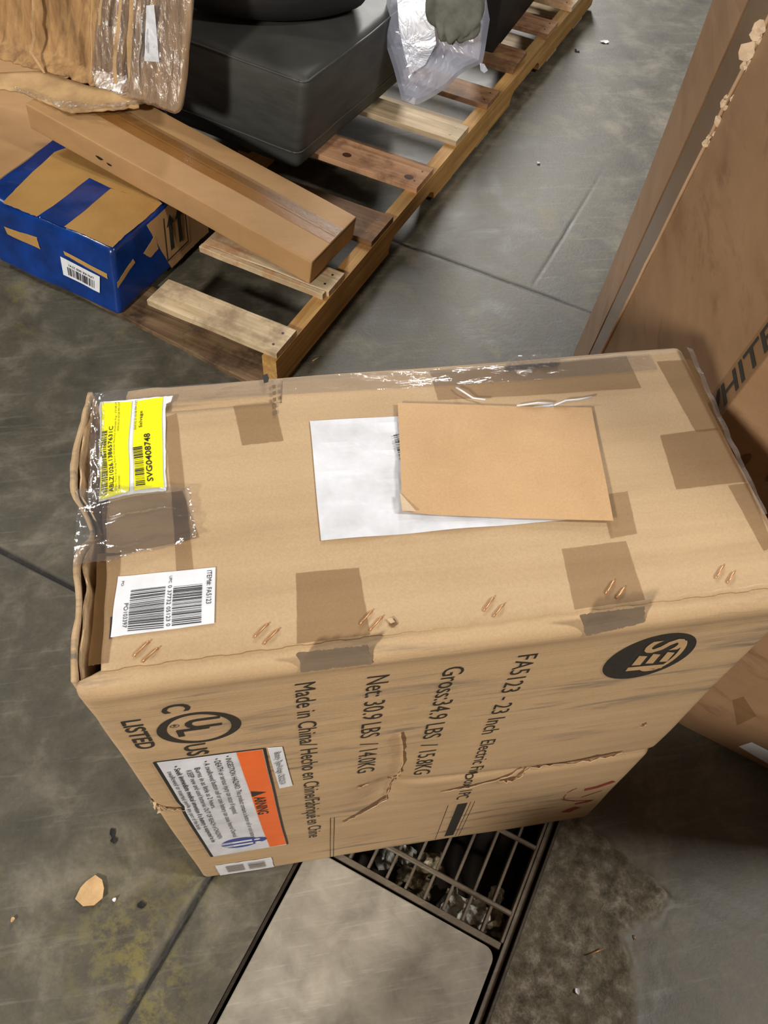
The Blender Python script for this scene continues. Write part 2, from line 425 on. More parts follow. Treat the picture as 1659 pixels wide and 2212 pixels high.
def floor_mesh():
    vs = []; ix = {}; fs = []; mo = []; stn = []; dr_ = []
    for i, s in enumerate(Sx):
        for j, t in enumerate(Tx):
            ix[i, j] = len(vs); vs.append(st(s, t, fz(s, t)))
            edge = medge(s)
            mo.append(sm_(edge+.014, edge-.008, t)*(1 if TR <= t < .7 else 0))
            dr_.append(1.0 if ((abs(s-.205) < .006 and t < -.62) or (abs(s-1.52) < .0045) or (abs(t+.523) < .0035 and 1.56 < s < 1.86) or (abs(t+.462) < .006 and s < -.02)) else 0.0)
            q = st(s, t)
            stn.append(max(math.exp(-((q.x+.10)/.07)**2-((q.y+.13)/.13)**2), .6*math.exp(-((q.x+.02)/.05)**2-((q.y-.0)/.06)**2)))
    for i in range(len(Sx)-1):
        for j in range(len(Tx)-1):
            cs = (Sx[i]+Sx[i+1])/2; ct = (Tx[j]+Tx[j+1])/2
            if TL < ct < TR and S0 < cs < S1: continue
            fs.append((ix[i, j], ix[i, j+1], ix[i+1, j+1], ix[i+1, j]))
    o = mesh('floor', vs, [f[::-1] for f in fs], M_conc, None, smooth=True)
    for nm, dat in (('mortar', mo), ('stain', stn), ('dirt', dr_)):
        at = o.data.attributes.new(nm, 'FLOAT', 'POINT'); at.data.foreach_set('value', dat)
    return tag(o, 'worn grey concrete warehouse floor', kind='structure')
floor_mesh()
# pit walls and bed
def pit():
    vs = []; fs = []
    dz = -.14
    c = [(S0, TL), (S1, TL), (S1, TR), (S0, TR)]
    for s, t in c: vs.append(st(s, t, 0))
    for s, t in c: vs.append(st(s, t, dz))
    for i in range(4):
        j = (i+1) % 4; fs.append((i, j, 4+j, 4+i))
    fs.append((4, 5, 6, 7))
    o = mesh('trim_1', vs, fs, M_pit); tag(o, 'dark dirt-lined drain pit below the grate', kind='structure')
pit()
def bar(a, b, w, h, ztop, name, mat, parent=None, bevel=.0008):
    a = Vector(a); b = Vector(b); d = (b-a).normalized(); n = Vector((d.y, -d.x, 0))*w/2
    lo = Vector((0, 0, ztop-h)); hi = Vector((0, 0, ztop))
    c = [a-n, b-n, b+n, a+n]
    return hexa([p+lo for p in c]+[p+hi for p in c], name, mat, parent, bevel, 1)
# channel edge angles
o = bar(st(S0, TR-.002), st(S1, TR-.002), .005, .05, .0035, 'trim_2', M_frame); tag(o, 'worn bright steel edge on the right of the drain', kind='structure')
o = bar(st(S0, TR-.013), st(S1, TR-.013), .010, .006, -.010, 'trim_3', M_grate); tag(o, 'rusty steel ledge inside the drain edge', kind='structure')
o = bar(st(S0, TL+.003), st(S1, TL+.003), .006, .05, -.004, 'trim_4', M_frame); tag(o, 'dark steel edge on the left of the drain', kind='structure')
# cover plate
def plate():
    e = empty('drain_cover_plate', st(-.5, -.17, 0), 'flat worn steel plate covering the drain at the bottom', 'cover plate')
    w0, w1, s0, s1, r = TL+.012, 0.0, -1.15, 0.0, .018
    pts = [(s0, w0), (s1, w0)]
    for i in range(7):
        a = math.pi/2*i/6; pts.append((s1-r+r*math.cos(a), w1-r+r*math.sin(a)))
    pts.append((s0, w1))
    n = len(pts); vs = [st(s, t, -.006) for s, t in pts]+[st(s, t, .0025) for s, t in pts]
    fs = [tuple(range(n-1, -1, -1)), tuple(range(n, 2*n))]+[(i, (i+1) % n, n+(i+1) % n, n+i) for i in range(n)]
    o = mesh('plate', vs, fs, M_plate, e)
    bpy.context.view_layer.update()
    bm = bmesh.new(); bm.from_mesh(o.data); bmesh.ops.recalc_face_normals(bm, faces=bm.faces)
    bmesh.ops.bevel(bm, geom=[ed for ed in bm.edges if abs(ed.verts[0].co.z-ed.verts[1].co.z) < 1e-6 and ed.verts[0].co.z > 0], offset=.0014, segments=2, affect='EDGES')
    bm.to_mesh(o.data); bm.free()
plate()
def grate():
    e = empty('drain_grate', st(.16, -.16, -.01), 'rusty steel bar grate over the drain below the front of the large carton', 'grate')
    zt = -.004
    bar(st(.010, TL+.012), st(.010, .004), .011, .030, zt+.001, 'end_bar', M_grate, e)
    bar(st(.318, TL+.012), st(.318, .004), .011, .030, zt+.001, 'end_bar', M_grate, e)
    t = .004; k = 0
    while t > TL+.012:
        bar(st(.016, t), st(.312, t), .0048, .026, zt, 'bearing_bar', M_grate, e); t -= .0345
    for s in (.062, .176, .290):
        bar(st(s, TL+.012), st(s, .004), .0085, .008, zt+.0022, 'cross_rod', M_grate, e, .002)
grate()
def lump(name, c, r, mat, label, seed, flat=.6):
    bm = bmesh.new(); bmesh.ops.create_icosphere(bm, subdivisions=3, radius=1)
    for v in bm.verts:
        d = 1+.55*nz(v.co, 1.6, seed)+.3*nz(v.co, 4.2, seed)
        v.co = Vector((v.co.x*d*r, v.co.y*d*r*1.25, v.co.z*d*r*flat))
    zmin = min(v.co.z for v in bm.verts)
    for v in bm.verts: v.co.z -= zmin
    me = bpy.data.meshes.new(name); bm.to_mesh(me); bm.free()
    o = link(name, me, mat); o.location = c; o.rotation_euler = (0, 0, seed)
    return tag(o, label, 'litter', 'wet trash in the drain')
# heap of silt in the pit and soaked trash on it
def silt():
    vs = []; fs = []; n = 30; m_ = 26
    for i in range(n+1):
        for j in range(m_+1):
            s = -.05+.38*i/n; t = TL+.004+(TR-TL-.03)*j/m_
            k = math.exp(-((s-.03)/.075)**2)
            vs.append(st(s, t, -.135+.070*k+.018*nz((s, t, 0), 16)*(.4+k)))
    for i in range(n):
        for j in range(m_):
            a = i*(m_+1)+j; fs.append((a, a+m_+1, a+m_+2, a+1)[::-1])
    o = mesh('silt_heap', vs, fs, M_pit, None, True); tag(o, 'dark wet silt heaped in the drain under the grate', 'silt', kind='stuff')
silt()
spots = [(908, 1915, .020, 1), (945, 1935, .018, 0), (980, 1952, .021, 2), (1028, 1972, .023, 2), (1070, 1995, .021, 1), (835, 1845, .017, 2), (880, 1838, .018, 2), (925, 1862, .020, 1), (1082, 1925, .013, 2), (756, 1862, .014, 2), (890, 1888, .018, 1), (1060, 2015, .015, 0)]
for k, (px, py, r_, ty) in enumerate(spots):
    P = pt(px, py, -.04)
    lump('soaked_litter', (P.x, P.y, -.092 if k not in (5, 6, 8, 9) else -.105), r_, (M_pit, M_lump, M_lumpw)[ty], 'crumpled soaked litter lying in the silt below the drain grate', k+1, 1.2)

# ================================================================== THE LARGE CARTON
W_, D_, H_ = .66, .3326, .8015
X0 = .020
def deform(p):
    x, y, z = p
    v = nzv((x, y, z), 3.2, 2)*.0026 + nzv((x, y, z), 9, 5)*.0009
    k = max(0, 1-x/.14)*max(0, (z-.62)/.18)          # crushed corner top left
    v += nzv((x, y, z), 26, 3)*.0035*k
    # front panel folds around the tear and the crease low on the panel
    f = math.exp(-(y/.03)**2) if y > 0 else 1.0
    zc = .375+.02*math.sin(x*8)
    v.y += f*.006*math.exp(-((z-zc)/.010)**2)*(1 if x > .33 else math.exp(-((x-.33)/.05)**2))
    v.y += f*.010*math.exp(-((x-.285)/.03)**2-((z-.36)/.06)**2)
    v.y -= f*.004*math.exp(-((z-.785)/.012)**2)
    # sagging right edge and dent low on the left edge
    g = max(0, 1-x/.05)
    v.x += .006*g*math.exp(-((z-.43)/.012)**2)
    return Vector((x, y, z))+v
def sm(a, b, x):
    t = max(0.0, min(1.0, (x-a)/(b-a))); return t*t*(3-2*t)
def body_map(p):
    k = X0*sm(.70, .79, p.z)*sm(.006, .022, p.y)*(1-sm(.03, .09, p.x))
    q = deform(p); q.x += k; q.z -= .030*sm(.76, .80, p.z)*(1-sm(.006, .016, p.x))*sm(.006, .022, p.y); return q
carton = empty('large_shipping_carton', (.34, .17, 0), 'large scuffed brown shipping carton in the middle with yellow and white stickers on its lid', 'carton')
body = round_block('carton_body', (W_, D_, H_), .011, (90, 40, 100), body_map, M_card, carton)
bulge = body
# left side panel: double corrugated wall sprung away from the body, ragged on top
def side_panel():
    ny, nzn = 40, 30; vs = []; fs = []
    def off(y, z):
        k = max(0, (z-.69)/.11); yy = y/D_
        return .0035*(1-k) -.004*k + k*(.006*math.sin(yy*math.pi*2.1+.5) - .003) + .012*k*math.exp(-((yy-.48)/.09)**2) + .0025*nz((y, z, 0), 30, 4)*k
    def top(y): return H_+.004+.006*nz((y, 0, 0), 18, 6)+.003*nz((y, 0, 0), 90, 2) - .02*math.exp(-((y/D_-.5)/.06)**2)
    for lay in (0, 1):
        for j in range(nzn+1):
            for i in range(ny+1):
                y = .007+(D_-.012)*i/ny; z = .69+(top(y)-.69)*(j/nzn)
                p = deform((0, y, z)); vs.append(Vector((off(y, z)+p.x+(0.0045 if lay else 0)+.002, y+(.0 if lay else 0), z)))
    N = (ny+1)*(nzn+1)
    for j in range(nzn):
        for i in range(ny):
            a = j*(ny+1)+i; fs.append((a, a+ny+1, a+ny+2, a+1)); fs.append((N+a, N+a+1, N+a+ny+2, N+a+ny+1))
    rim = list(range(ny+1))+[(j+1)*(ny+1)-1 for j in range(1, nzn+1)]+[nzn*(ny+1)+i for i in range(ny-1, -1, -1)]+[j*(ny+1) for j in range(nzn-1, 0, -1)]
    for k in range(len(rim)):
        a, b = rim[k], rim[(k+1) % len(rim)]; fs.append((a, b, N+b, N+a))
    mesh('side_panel', vs, fs, M_card, carton, True)
    # a second torn ply standing between panel and body
    vs = []; fs = []; n = 60
    for i in range(n+1):
        y = .004+(D_-.012)*i/n
        zt = top(y)-.004+.005*nz((y, 3, 0), 40)
        x = .004+off(y, H_)+.004+.0010*math.sin(y*150)+.002*nz((y, 8, 0), 25)
        for dx, z in ((0, .70), (0, zt), (.0016, zt+.0005), (.0016, .70)): vs.append(Vector((x+dx, y, z)))
    for i in range(n):
        for c in range(4):
            a = i*4+c; b = i*4+(c+1) % 4; fs.append((a, b, b+4, a+4))
    o = mesh('torn_inner_ply', vs, fs, M_cardraw, carton); tag(o, 'ragged torn corrugated ply')
side_panel()
# lid flap: sheet on top with its serrated front edge
LID = .0022
def TOP(x, y, e):
    p = deform((x, y, H_)); s = .0014*nz((x, y, 0), 5, 9)
    return p + Vector((0, 0, LID+e+s+.0006*math.sin(x*9+1)))
def lid():
    nx, ny = 150, 44; vs = []; fs = []
    def yf(x): return .0130 + .0006*math.sin(x*7) + (.0007 if int(x*420) % 2 else -.0004)
    def yb(x): return (.288 if x < .20 else .3225)+.0008*nz((x, 0, 0), 60)
    for lay in (0, 1):
        for j in range(ny+1):
            for i in range(nx+1):
                x = X0+.006+(W_-.010-X0-.006)*i/nx; y = yf(x)+(yb(x)-yf(x))*j/ny
                vs.append(TOP(x, y, 0 if lay == 0 else -LID-.0005))
    N = (nx+1)*(ny+1)
    for j in range(ny):
        for i in range(nx):
            a = j*(nx+1)+i; fs.append((a, a+1, a+nx+2, a+nx+1)); fs.append((N+a, N+a+nx+1, N+a+nx+2, N+a+1))
    rim = list(range(nx+1))+[(j+1)*(nx+1)-1 for j in range(1, ny+1)]+[ny*(nx+1)+i for i in range(nx-1, -1, -1)]+[j*(nx+1) for j in range(ny-1, 0, -1)]
    for k in range(len(rim)):
        a, b = rim[k], rim[(k+1) % len(rim)]; fs.append((a, N+a, N+b, b))
    mesh('lid_flap', vs, fs, M_cardtop, carton, True)
lid()
def FRONT(x, z, e):
    p = deform((x, 0, z)); return p + Vector((0, -e, 0))
def tp(px, py):
    w = pt(px, py, H_+LID); return (w.x, w.y)
def fp(px, py):
    d = AX*(px-829.5) - AY*(py-1106.0) - AZ*FPX; w = CAM + d*((0-CAM.y)/d.y); return (w.x, w.z)
def tq(*q): return [tp(*a) for a in q]
def fq(*q): return [fp(*a) for a in q]
# packing tape patches on the lid
for q, m_ in (((tq((505, 880), (592, 872), (612, 955), (524, 965))), M_tape),
              ((tq((1428, 941), (1560, 925), (1612, 1042), (1463, 1058))), M_tape),
              ((tq((1418, 782), (1492, 778), (1572, 930), (1505, 934))), M_tape),
              ((tq((1574, 1050), (1618, 1046), (1672, 1185), (1650, 1192))), M_tape),
              ((tq((638, 1240), (772, 1228), (796, 1372), (640, 1392))), M_tape),
              ((tq((1212, 1184), (1352, 1168), (1392, 1296), (1240, 1316))), M_tape2),
              ((tq((1296, 1068), (1356, 1060), (1376, 1152), (1318, 1162))), M_tape2),
              ((tq((360, 905), (385, 895), (422, 1250), (385, 1262))), M_tape2),
              ((tq((225, 1085), (395, 1060), (432, 1160), (232, 1200))), M_tape),
              ((tq((215, 1195), (265, 1190), (240, 1430), (196, 1440))), M_tape),
              ((tq((930, 800), (1352, 770), (1385, 838), (948, 862))), M_tape2)):
    sheet('packing_tape', q, TOP, .0005, m_, carton, (10, 10), .0004, .0003)
o = sheet('clear_tape', tq((210, 850), (1400, 765), (1420, 800), (225, 885)), TOP, .0010, M_film, carton, (60, 4), .0005, .0002); tag(o, 'glossy clear tape along the back edge')
o = sheet('clear_tape', tq((1482, 754), (1494, 758), (1656, 1114), (1646, 1118)), TOP, .0012, M_film, carton, (4, 40), .0005, .0002, lambda u, v: .001+.001*math.sin(v*40)); tag(o, 'glossy clear tape along the right edge')
o = sheet('clear_tape', tq((1100, 770), (1212, 763), (1204, 792), (1092, 800)), TOP, .0022, M_film, carton, (16, 6), .001, .0002, lambda u, v: .0012*math.sin(u*23+v*9)); tag(o, 'shiny crinkled bit of tape at the back edge')
# grey tape pieces wrapping from lid to front
for a in (((640, 1408), (795, 1392), (798, 1425), (648, 1442)), ((1252, 1328), (1390, 1310), (1388, 1340), (1262, 1364))):
    q = fq(*a)
    o = sheet('filament_tape', q, FRONT, .0012, M_tapegrey, carton, (24, 6), .0016, .0003); tag(o, 'grey tape wrapped over the front edge with a serrated end')
# staples
stp = [((322,1388),(292,1418)),((342,1402),(310,1430)),((578,1350),(550,1378)),((600,1362),(570,1392)),((800,1322),(776,1350)),((822,1335),(797,1363)),((1063,1290),(1042,1318)),((1085,1305),(1063,1330)),((1325,1255),(1307,1282)),((1348,1270),(1330,1292)),((1562,1224),(1545,1250)),((1585,1238),(1570,1260))]
for a, b in stp:
    p, q = tp(*a), tp(*b)
    P = [TOP(p[0], p[1], -.002), TOP(p[0], p[1], .0012), TOP(*[(p[i]*.85+q[i]*.15) for i in (0, 1)], .0022), TOP(*[(p[i]*.15+q[i]*.85) for i in (0, 1)], .0022), TOP(q[0], q[1], .0012), TOP(q[0], q[1], -.002)]
    tube(P, .0010, 6, 'staple', M_copper, carton)
# torn notch and dimple in the lid, white tubes standing in for glints on clear film
def tpoly(pts, e, nm, m_): return mesh(nm, [TOP(*tp(*q), e) for q in pts], [tuple(range(len(pts)))], m_, carton)
tpoly(((568, 817), (578, 813), (582, 822), (580, 832), (571, 834)), .0022, 'torn_notch', M_tar)
tpoly(((836, 1342), (848, 1338), (856, 1350), (846, 1358), (838, 1352)), .0012, 'torn_notch', M_cardin)
tpoly(((832, 1341), (842, 1337), (850, 1346), (840, 1350)), .0020, 'torn_notch', M_cardraw)
for k in range(5): tpoly(((588+k*.5, 838+k*14), (596+k*.5, 836+k*14), (596+k*.5, 844+k*14), (590+k*.5, 846+k*14)), .0016, 'smudge', M_inkfaint)
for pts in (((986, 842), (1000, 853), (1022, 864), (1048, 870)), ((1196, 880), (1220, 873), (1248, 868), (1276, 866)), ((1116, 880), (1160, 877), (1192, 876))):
    tube([TOP(*tp(*q), .005+.002*(i % 2)) for i, q in enumerate(pts)], .0010, 6, 'film_glint', M_white, carton)
# ------------- print on the front panel (reads downwards, letter tops to the right)
def FT(X, Y): return FRONT(Y, -X, .0006)
def ftext(s, z0, z1, x0, x1, bold=0.0, m_=M_ink, slant=0.0, nm='printed_lettering'):
    return lettering(nm, s, -z0, -z1, x0, x1, FT, m_, carton, bold, slant)
ftext('Made in China/ Hecho en Chine/Fabriqué en Chine', .752, .166, .1795, .1985)
ftext('Net: 30.9 LBS  / 14.0KG', .747, .456, .2450, .2660)
ftext('Gross:34.9 LBS  / 15.8KG', .745, .415, .3165, .3375)
ftext('FA5123 - 23 Inch', .751, .538, .3870, .4070)
ftext('Electric Firebox; 1PC', .515, .262, .3910, .4090)
ftext('C', .743, .7235, .0620, .0850, .02)
ftext('US', .633, .599, .0650, .0860, .02)
ftext('LISTED', .7185, .640, .0225, .0400, .018)
ring('certification_mark', -.676, .0866, .0402, .0392, .0050, FT, M_ink, carton, wy=.0090)
for s_, a_, b_, c_, d_ in (('U', (402, 1562), (476, 1553), (440, 1552), (440, 1572)), ('L', (386, 1584), (455, 1578), (415, 1574), (415, 1589))): ftext(s_, fp(*c_)[1], fp(*d_)[1], fp(*a_)[0], fp(*b_)[0], .025, nm='certification_mark')
ring('certification_mark', -.690, .0655, .0040, .0042, .0007, FT, M_ink, carton, 24); ftext('R', .6925, .6875, .0640, .0670, .01, nm='certification_mark')
# round maker emblem
o = ring('round_emblem', -.7035, .5330, .0535, .0462, 0, FT, M_ink, carton, 80, True)
def FT2(X, Y): return FRONT(Y, -X, .0013)
lettering('emblem_letter', 'S', -.744, -.716, .5215, .5610, FT2, M_logohole, o, .020, .05)
for y0, y1 in ((.5200, .5300), (.5350, .5440), (.5500, .5590)):
    poly('emblem_letter', [(-.7120+.0, y0), (-.6880, y0), (-.6860, y1), (-.7080, y1)], FT2, M_logohole, o)
poly('emblem_letter', [(-.6835, .5180), (-.6740, .5180), (-.6700, .5590), (-.6795, .5590)], FT2, M_logohole, o)
arc = []
for i in range(17):
    a = -math.pi*.62+math.pi*.98*i/16+math.pi*.35; arc.append((-.706+.040*math.sin(a)*1.0, .548+.0195*math.cos(a)))
for i in range(16, -1, -1):
    a = -math.pi*.62+math.pi*.98*i/16+math.pi*.35; arc.append((-.706+.040*math.sin(a), .545+.0180*math.cos(a)-.001))
poly('emblem_letter', arc, FT2, M_logohole, o)
# printed frame lines and dark band near the bottom
def strip(pts, w, nm, m_, e=.0007):
    vs = []; fs = []
    for k, (x, z) in enumerate(pts):
        a = pts[max(k-1, 0)]; b = pts[min(k+1, len(pts)-1)]; d = Vector((b[0]-a[0], b[1]-a[1])).normalized(); n = Vector((-d.y, d.x))*w/2
        vs += [FRONT(x+n.x, z+n.y, e), FRONT(x-n.x, z-n.y, e)]
    for k in range(len(pts)-1): fs.append((2*k, 2*k+1, 2*k+3, 2*k+2))
    return mesh(nm, vs, fs, m_, carton)
strip([(.2117, .262), (.2117, .012)], .0008, 'printed_line', M_ink); strip([(.2170, .262), (.2170, .012)], .0008, 'printed_line', M_ink)
strip([(.2117, .2625), (.250, .2580)], .0007, 'printed_line', M_ink)
for dx in (-.022, .012, .018): strip([(.4045+dx, .235), (.4095+dx, .02)], .0008, 'printed_line', M_ink)
strip([(.4045, .232), (.4095, .030)], .0150, 'printed_band', M_ink)
# red crayon marks
for a, b, c, w in (((1262, 1706), (1290, 1700), (1326, 1688), .013), ((1225, 1712), (1238, 1705), (1246, 1702), .002), ((1222, 1716), (1217, 1722), (1218, 1728), .002), ((1214, 1727), (1240, 1730), (1280, 1728), .0025), ((1255, 1722), (1280, 1714), (1300, 1708), .0025), ((1218, 1754), (1232, 1748), (1246, 1743), .020), ((1240, 1736), (1262, 1732), (1276, 1729), .008)):
    strip([fp(*a), fp(*b), fp(*c)], w, 'crayon_mark', M_red)
# ------------- warning label
lab = sheet('warning_label', [(.0285, .598), (.1425, .592), (.1475, .150), (.0320, .146)], FRONT, .0012, M_inkb, carton, (20, 40), .0)
tag(lab, 'white safety label with orange warning bar and black border')
sheet('label_paper', [(.0325, .5965), (.1405, .5905), (.1455, .1515), (.0365, .1485)], FRONT, .0016, M_whitec, lab, (24, 70))
sheet('orange_bar', [(.1130, .5925), (.1398, .5910), (.1452, .1570), (.1205, .1540)], FRONT, .0020, M_orange, lab, (4, 40))
def LT(X, Y): return FRONT(Y, -X, .0023)
def ltext(s, z0, z1, x0, x1, b=0.0): lettering('label_text', s, -z0, -z1, x0, x1, LT, M_inkb, lab, b, -.012)
poly('warning_triangle', [(-.452, .1165), (-.428, .1165), (-.440, .1345)], LT, M_inkb, lab)
ltext('ARNING', .424, .345, .1185, .1320, .02)
ltext('• INGESTION HAZARD: This product contains a button cell or coin battery.', .588, .225, .1000, .1062)
ltext('• DEATH or serious injury can occur if ingested.', .585, .365, .0880, .0945)
ltext('• A swallowed button cell or coin battery can cause Internal Chemical', .582, .245, .0765, .0828)
ltext('Burns in as little as 2 hours.', .565, .405, .0655, .0715)
ltext('KEEP new and used batteries OUT OF REACH of CHILDREN', .560, .250, .0560, .0620)
ltext('• Seek immediate medical attention if a battery is suspected to be', .580, .235, .0455, .0515, .012)
ltext('swallowed or inserted inside any part of the body.', .565, .315, .0370, .0425)
ring('blue_pictogram', -.2085, .0825, .0270, .0270, 0, LT, M_bluep, lab, 48, True)
ring('blue_pictogram', -.2090, .1085, .0130, .0115, 0, LT, M_bluep, lab, 32, True)
def LT3(X, Y): return FRONT(Y, -X, .0027)
for dz in (-.004, .0135):
    ring('pictogram_figure', -.206+dz-.006, .107, .0045, .0045, 0, LT3, M_white, lab, 20, True)
    for a, b, c, d in ((-.0045, .0045, .072, .100), (-.0045, -.0012, .056, .074), (.0012, .0045, .056, .074)):
        poly('pictogram_figure', [(-.212+dz+a, c), (-.212+dz+b, c), (-.212+dz+b, d), (-.212+dz+a, d)], LT3, M_white, lab)
# battery type sticker
bt = sheet('battery_sticker', [(.1455, .592), (.1610, .589), (.1665, .447), (.1505, .443)], FRONT, .0012, M_white, carton, (4, 10)); tag(bt, 'narrow white sticker above the warning label')
lettering('sticker_text', 'Battery Type/Voltage: CR2025/3V', -.578, -.460, .1515, .1585, LT, M_inkb, bt, 0, -.03)
# small white barcode sticker at the bottom
ws = sheet('small_barcode_sticker', [(.0300, .0830), (.1185, .0830), (.1180, .0130), (.0300, .0120)], FRONT, .0012, M_white, carton, (10, 8), .0006); tag(ws, 'small worn white sticker with two smudged barcodes at the foot')
for x0, x1 in ((.0440, .0720), (.0790, .1060)):
    bars('barcode', -.073, -.027, x0, x1, LT, M_inkfaint, ws, 26, int(x0*1e4))
# tears on the front panel
def tear(pts, w, nm='tear', up=.002, m_=M_cardin):
    """dark opening with a raised pale lip"""
    rnd = random.Random(int(w*1e5)); ptsd = []
    for k in range(len(pts)-1):
        for i in range(6):
            f = i/6; ptsd.append((pts[k][0]*(1-f)+pts[k+1][0]*f + rnd.uniform(-1, 1)*.0012, pts[k][1]*(1-f)+pts[k+1][1]*f+rnd.uniform(-1, 1)*.0022))
    ptsd.append(pts[-1]); n = len(ptsd); vs = []; fs = []
    for k, (x, z) in enumerate(ptsd):
        ww = w*math.sin(math.pi*(k+.3)/(n+.3))**.6*(.6+.6*rnd.random())
        vs += [FRONT(x, z-ww*.5, .0009), FRONT(x, z+ww*.5, .0009)]
    for k in range(n-1): fs.append((2*k, 2*k+1, 2*k+3, 2*k+2))
    mesh(nm, vs, fs, m_, carton)
    vs = []; fs = []
    for k, (x, z) in enumerate(ptsd):
        ww = w*math.sin(math.pi*(k+.3)/(n+.3))**.6; j = rnd.random()
        vs += [FRONT(x, z-ww*.5-.004*j-.002, .0006), FRONT(x, z-ww*.46, .0018+up*j), FRONT(x, z-ww*.42, .0012+up*j)]
    for k in range(n-1):
        a = 3*k; fs += [(a, a+1, a+4, a+3), (a+1, a+2, a+5, a+4)]
    mesh('torn_lip', vs, fs, M_cardraw, carton)
tear([fp(742, 1775), fp(790, 1750), fp(835, 1728), fp(850, 1700), fp(862, 1680)], .014)
tear([fp(838, 1690), fp(856, 1682), fp(868, 1660), fp(872, 1618), fp(868, 1580)], .005, up=.004)
tear([fp(950, 1708), fp(1010, 1696), fp(1060, 1684), fp(1130, 1664)], .005)
tear([fp(1075, 1684), fp(1110, 1678), fp(1140, 1662), fp(1200, 1652), fp(1290, 1632), fp(1345, 1622)], .011, up=.004)
tear([fp(772, 1700), fp(797, 1697)], .003)
tear([fp(1386, 1566), fp(1398, 1562)], .006)
tear([(.003, .4490), (.012, .4300), (.036, .4150)], .003, up=.003)
# ragged bits on the left edge at the dent
for k in range(7):
    c = deform((.001+.004*random.random(), .002, .435+.007*k-.02)); r_ = .004+.004*random.random()
    vs = [c+Vector((random.uniform(-1, .4)*r_, random.uniform(-1, 1)*r_, random.uniform(-1, 1)*r_)) for _ in range(5)]
    mesh('torn_shred', vs, [(0, 1, 2), (2, 3, 4), (0, 2, 4)], M_cardraw, carton)
# ------------- stickers on the lid
def TT(org, ux, uy, e):
    ox, oy = org
    return lambda X, Y: TOP(ox+ux[0]*X+uy[0]*Y, oy+ux[1]*X+uy[1]*Y, e)
# yellow salvage sticker
yl = sheet('salvage_sticker', tq((217, 874), (362, 860), (361, 1063), (217, 1079)), TOP, .0012, M_white, carton, (14, 20), .0005); tag(yl, 'bright yellow salvage sticker on white backing at the back left corner')
sheet('backing_corner', tq((352, 862), (376, 859), (372, 872), (356, 880)), TOP, .0014, M_white, yl, (3, 3))
LFT = lambda u, v: .0012*math.sin(v*9)
def ysheet(q): return sheet('yellow_field', tq(*q), TOP, .0020, M_yellow, yl, (6, 20))
ysheet(((222, 878), (284, 872), (280, 1066), (218, 1076))); ysheet(((295, 872), (354, 863), (356, 1056), (291, 1064)))
yo = tp(217, 1079); yu = Vector(tp(217, 874))-Vector(yo); yw = Vector(tp(361, 1063))-Vector(yo)
YL = yu.length; YW = yw.length; yu.normalize(); yw.normalize()
def YT(X, Y):   # X up the sticker (reading direction), Y measured right-to-left inverted: letter tops to the left
    return TOP(yo[0]+yu.x*X*YL+yw.x*(1-Y)*YW, yo[1]+yu.y*X*YL+yw.y*(1-Y)*YW, .0025)
def yt(s, x0, x1, c0, c1, b=0.0): lettering('sticker_text', s, x0, x1, 1-c1, 1-c0, YT, M_inkb, yl, b)
bars('barcode', .04, .69, 1-.125, 1-.03, YT, M_inkb, yl, 48, 3)
yt('ABLZ1026.138657631C', .055, .72, .15, .215, .012)
yt('Green Floral Area Rug Retro Oriental Machine Washable Rug - 5\'0"x8 LA', .06, .98, .235, .262)
yt('2020.02.23 03:58 PM CST', .66, .98, .285, .312)
yt('4667325081', .07, .21, .285, .312)
bars('barcode', .07, .47, 1-.685, 1-.54, YT, M_inkb, yl, 30, 9)
yt('SVG0408748', .10, .60, .72, .815, .014)
yt('Salvage', .68, .86, .645, .70, .006)
yt('2020.02.23 03:58 PM CST', .66, .98, .565, .60)
# white item sticker
ul = sheet('item_sticker', tq((256, 1246), (466, 1226), (463, 1348), (243, 1378)), TOP, .0012, M_white, carton, (8, 8)); tag(ul, 'white item sticker with two barcodes at the front left of the lid')
uo = tp(256, 1246); ux = Vector(tp(243, 1378))-Vector(uo); uy = Vector(tp(466, 1226))-Vector(uo); UXL = ux.length; UYL = uy.length; ux.normalize(); uy.normalize()
def UT(X, Y): return TOP(uo[0]+ux.x*X*UXL+uy.x*Y*UYL, uo[1]+ux.y*X*UXL+uy.y*Y*UYL, .0016)
def ut(s, x0, x1, y0, y1, b=0): lettering('sticker_text', s, x0, x1, y0, y1, UT, M_inkb, ul, b)
ut('ITEM#: FA5123', .05, .62, .915, .965); ut('UPC', .08, .20, .53, .56); ut('0 37732 05123 0', .24, .92, .525, .565); ut('PO', .09, .17, .045, .07); ut('PO103397', .45, .88, .10, .14)
bars('barcode', .27, .93, .58, .87, UT, M_inkb, ul, 30, 21); bars('barcode', .25, .96, .15, .50, UT, M_inkb, ul, 30, 33)
o = sheet('black_mark', tq((243, 1330), (247, 1330), (246, 1378), (240, 1380)), TOP, .0006, M_inkb, carton, (2, 4))
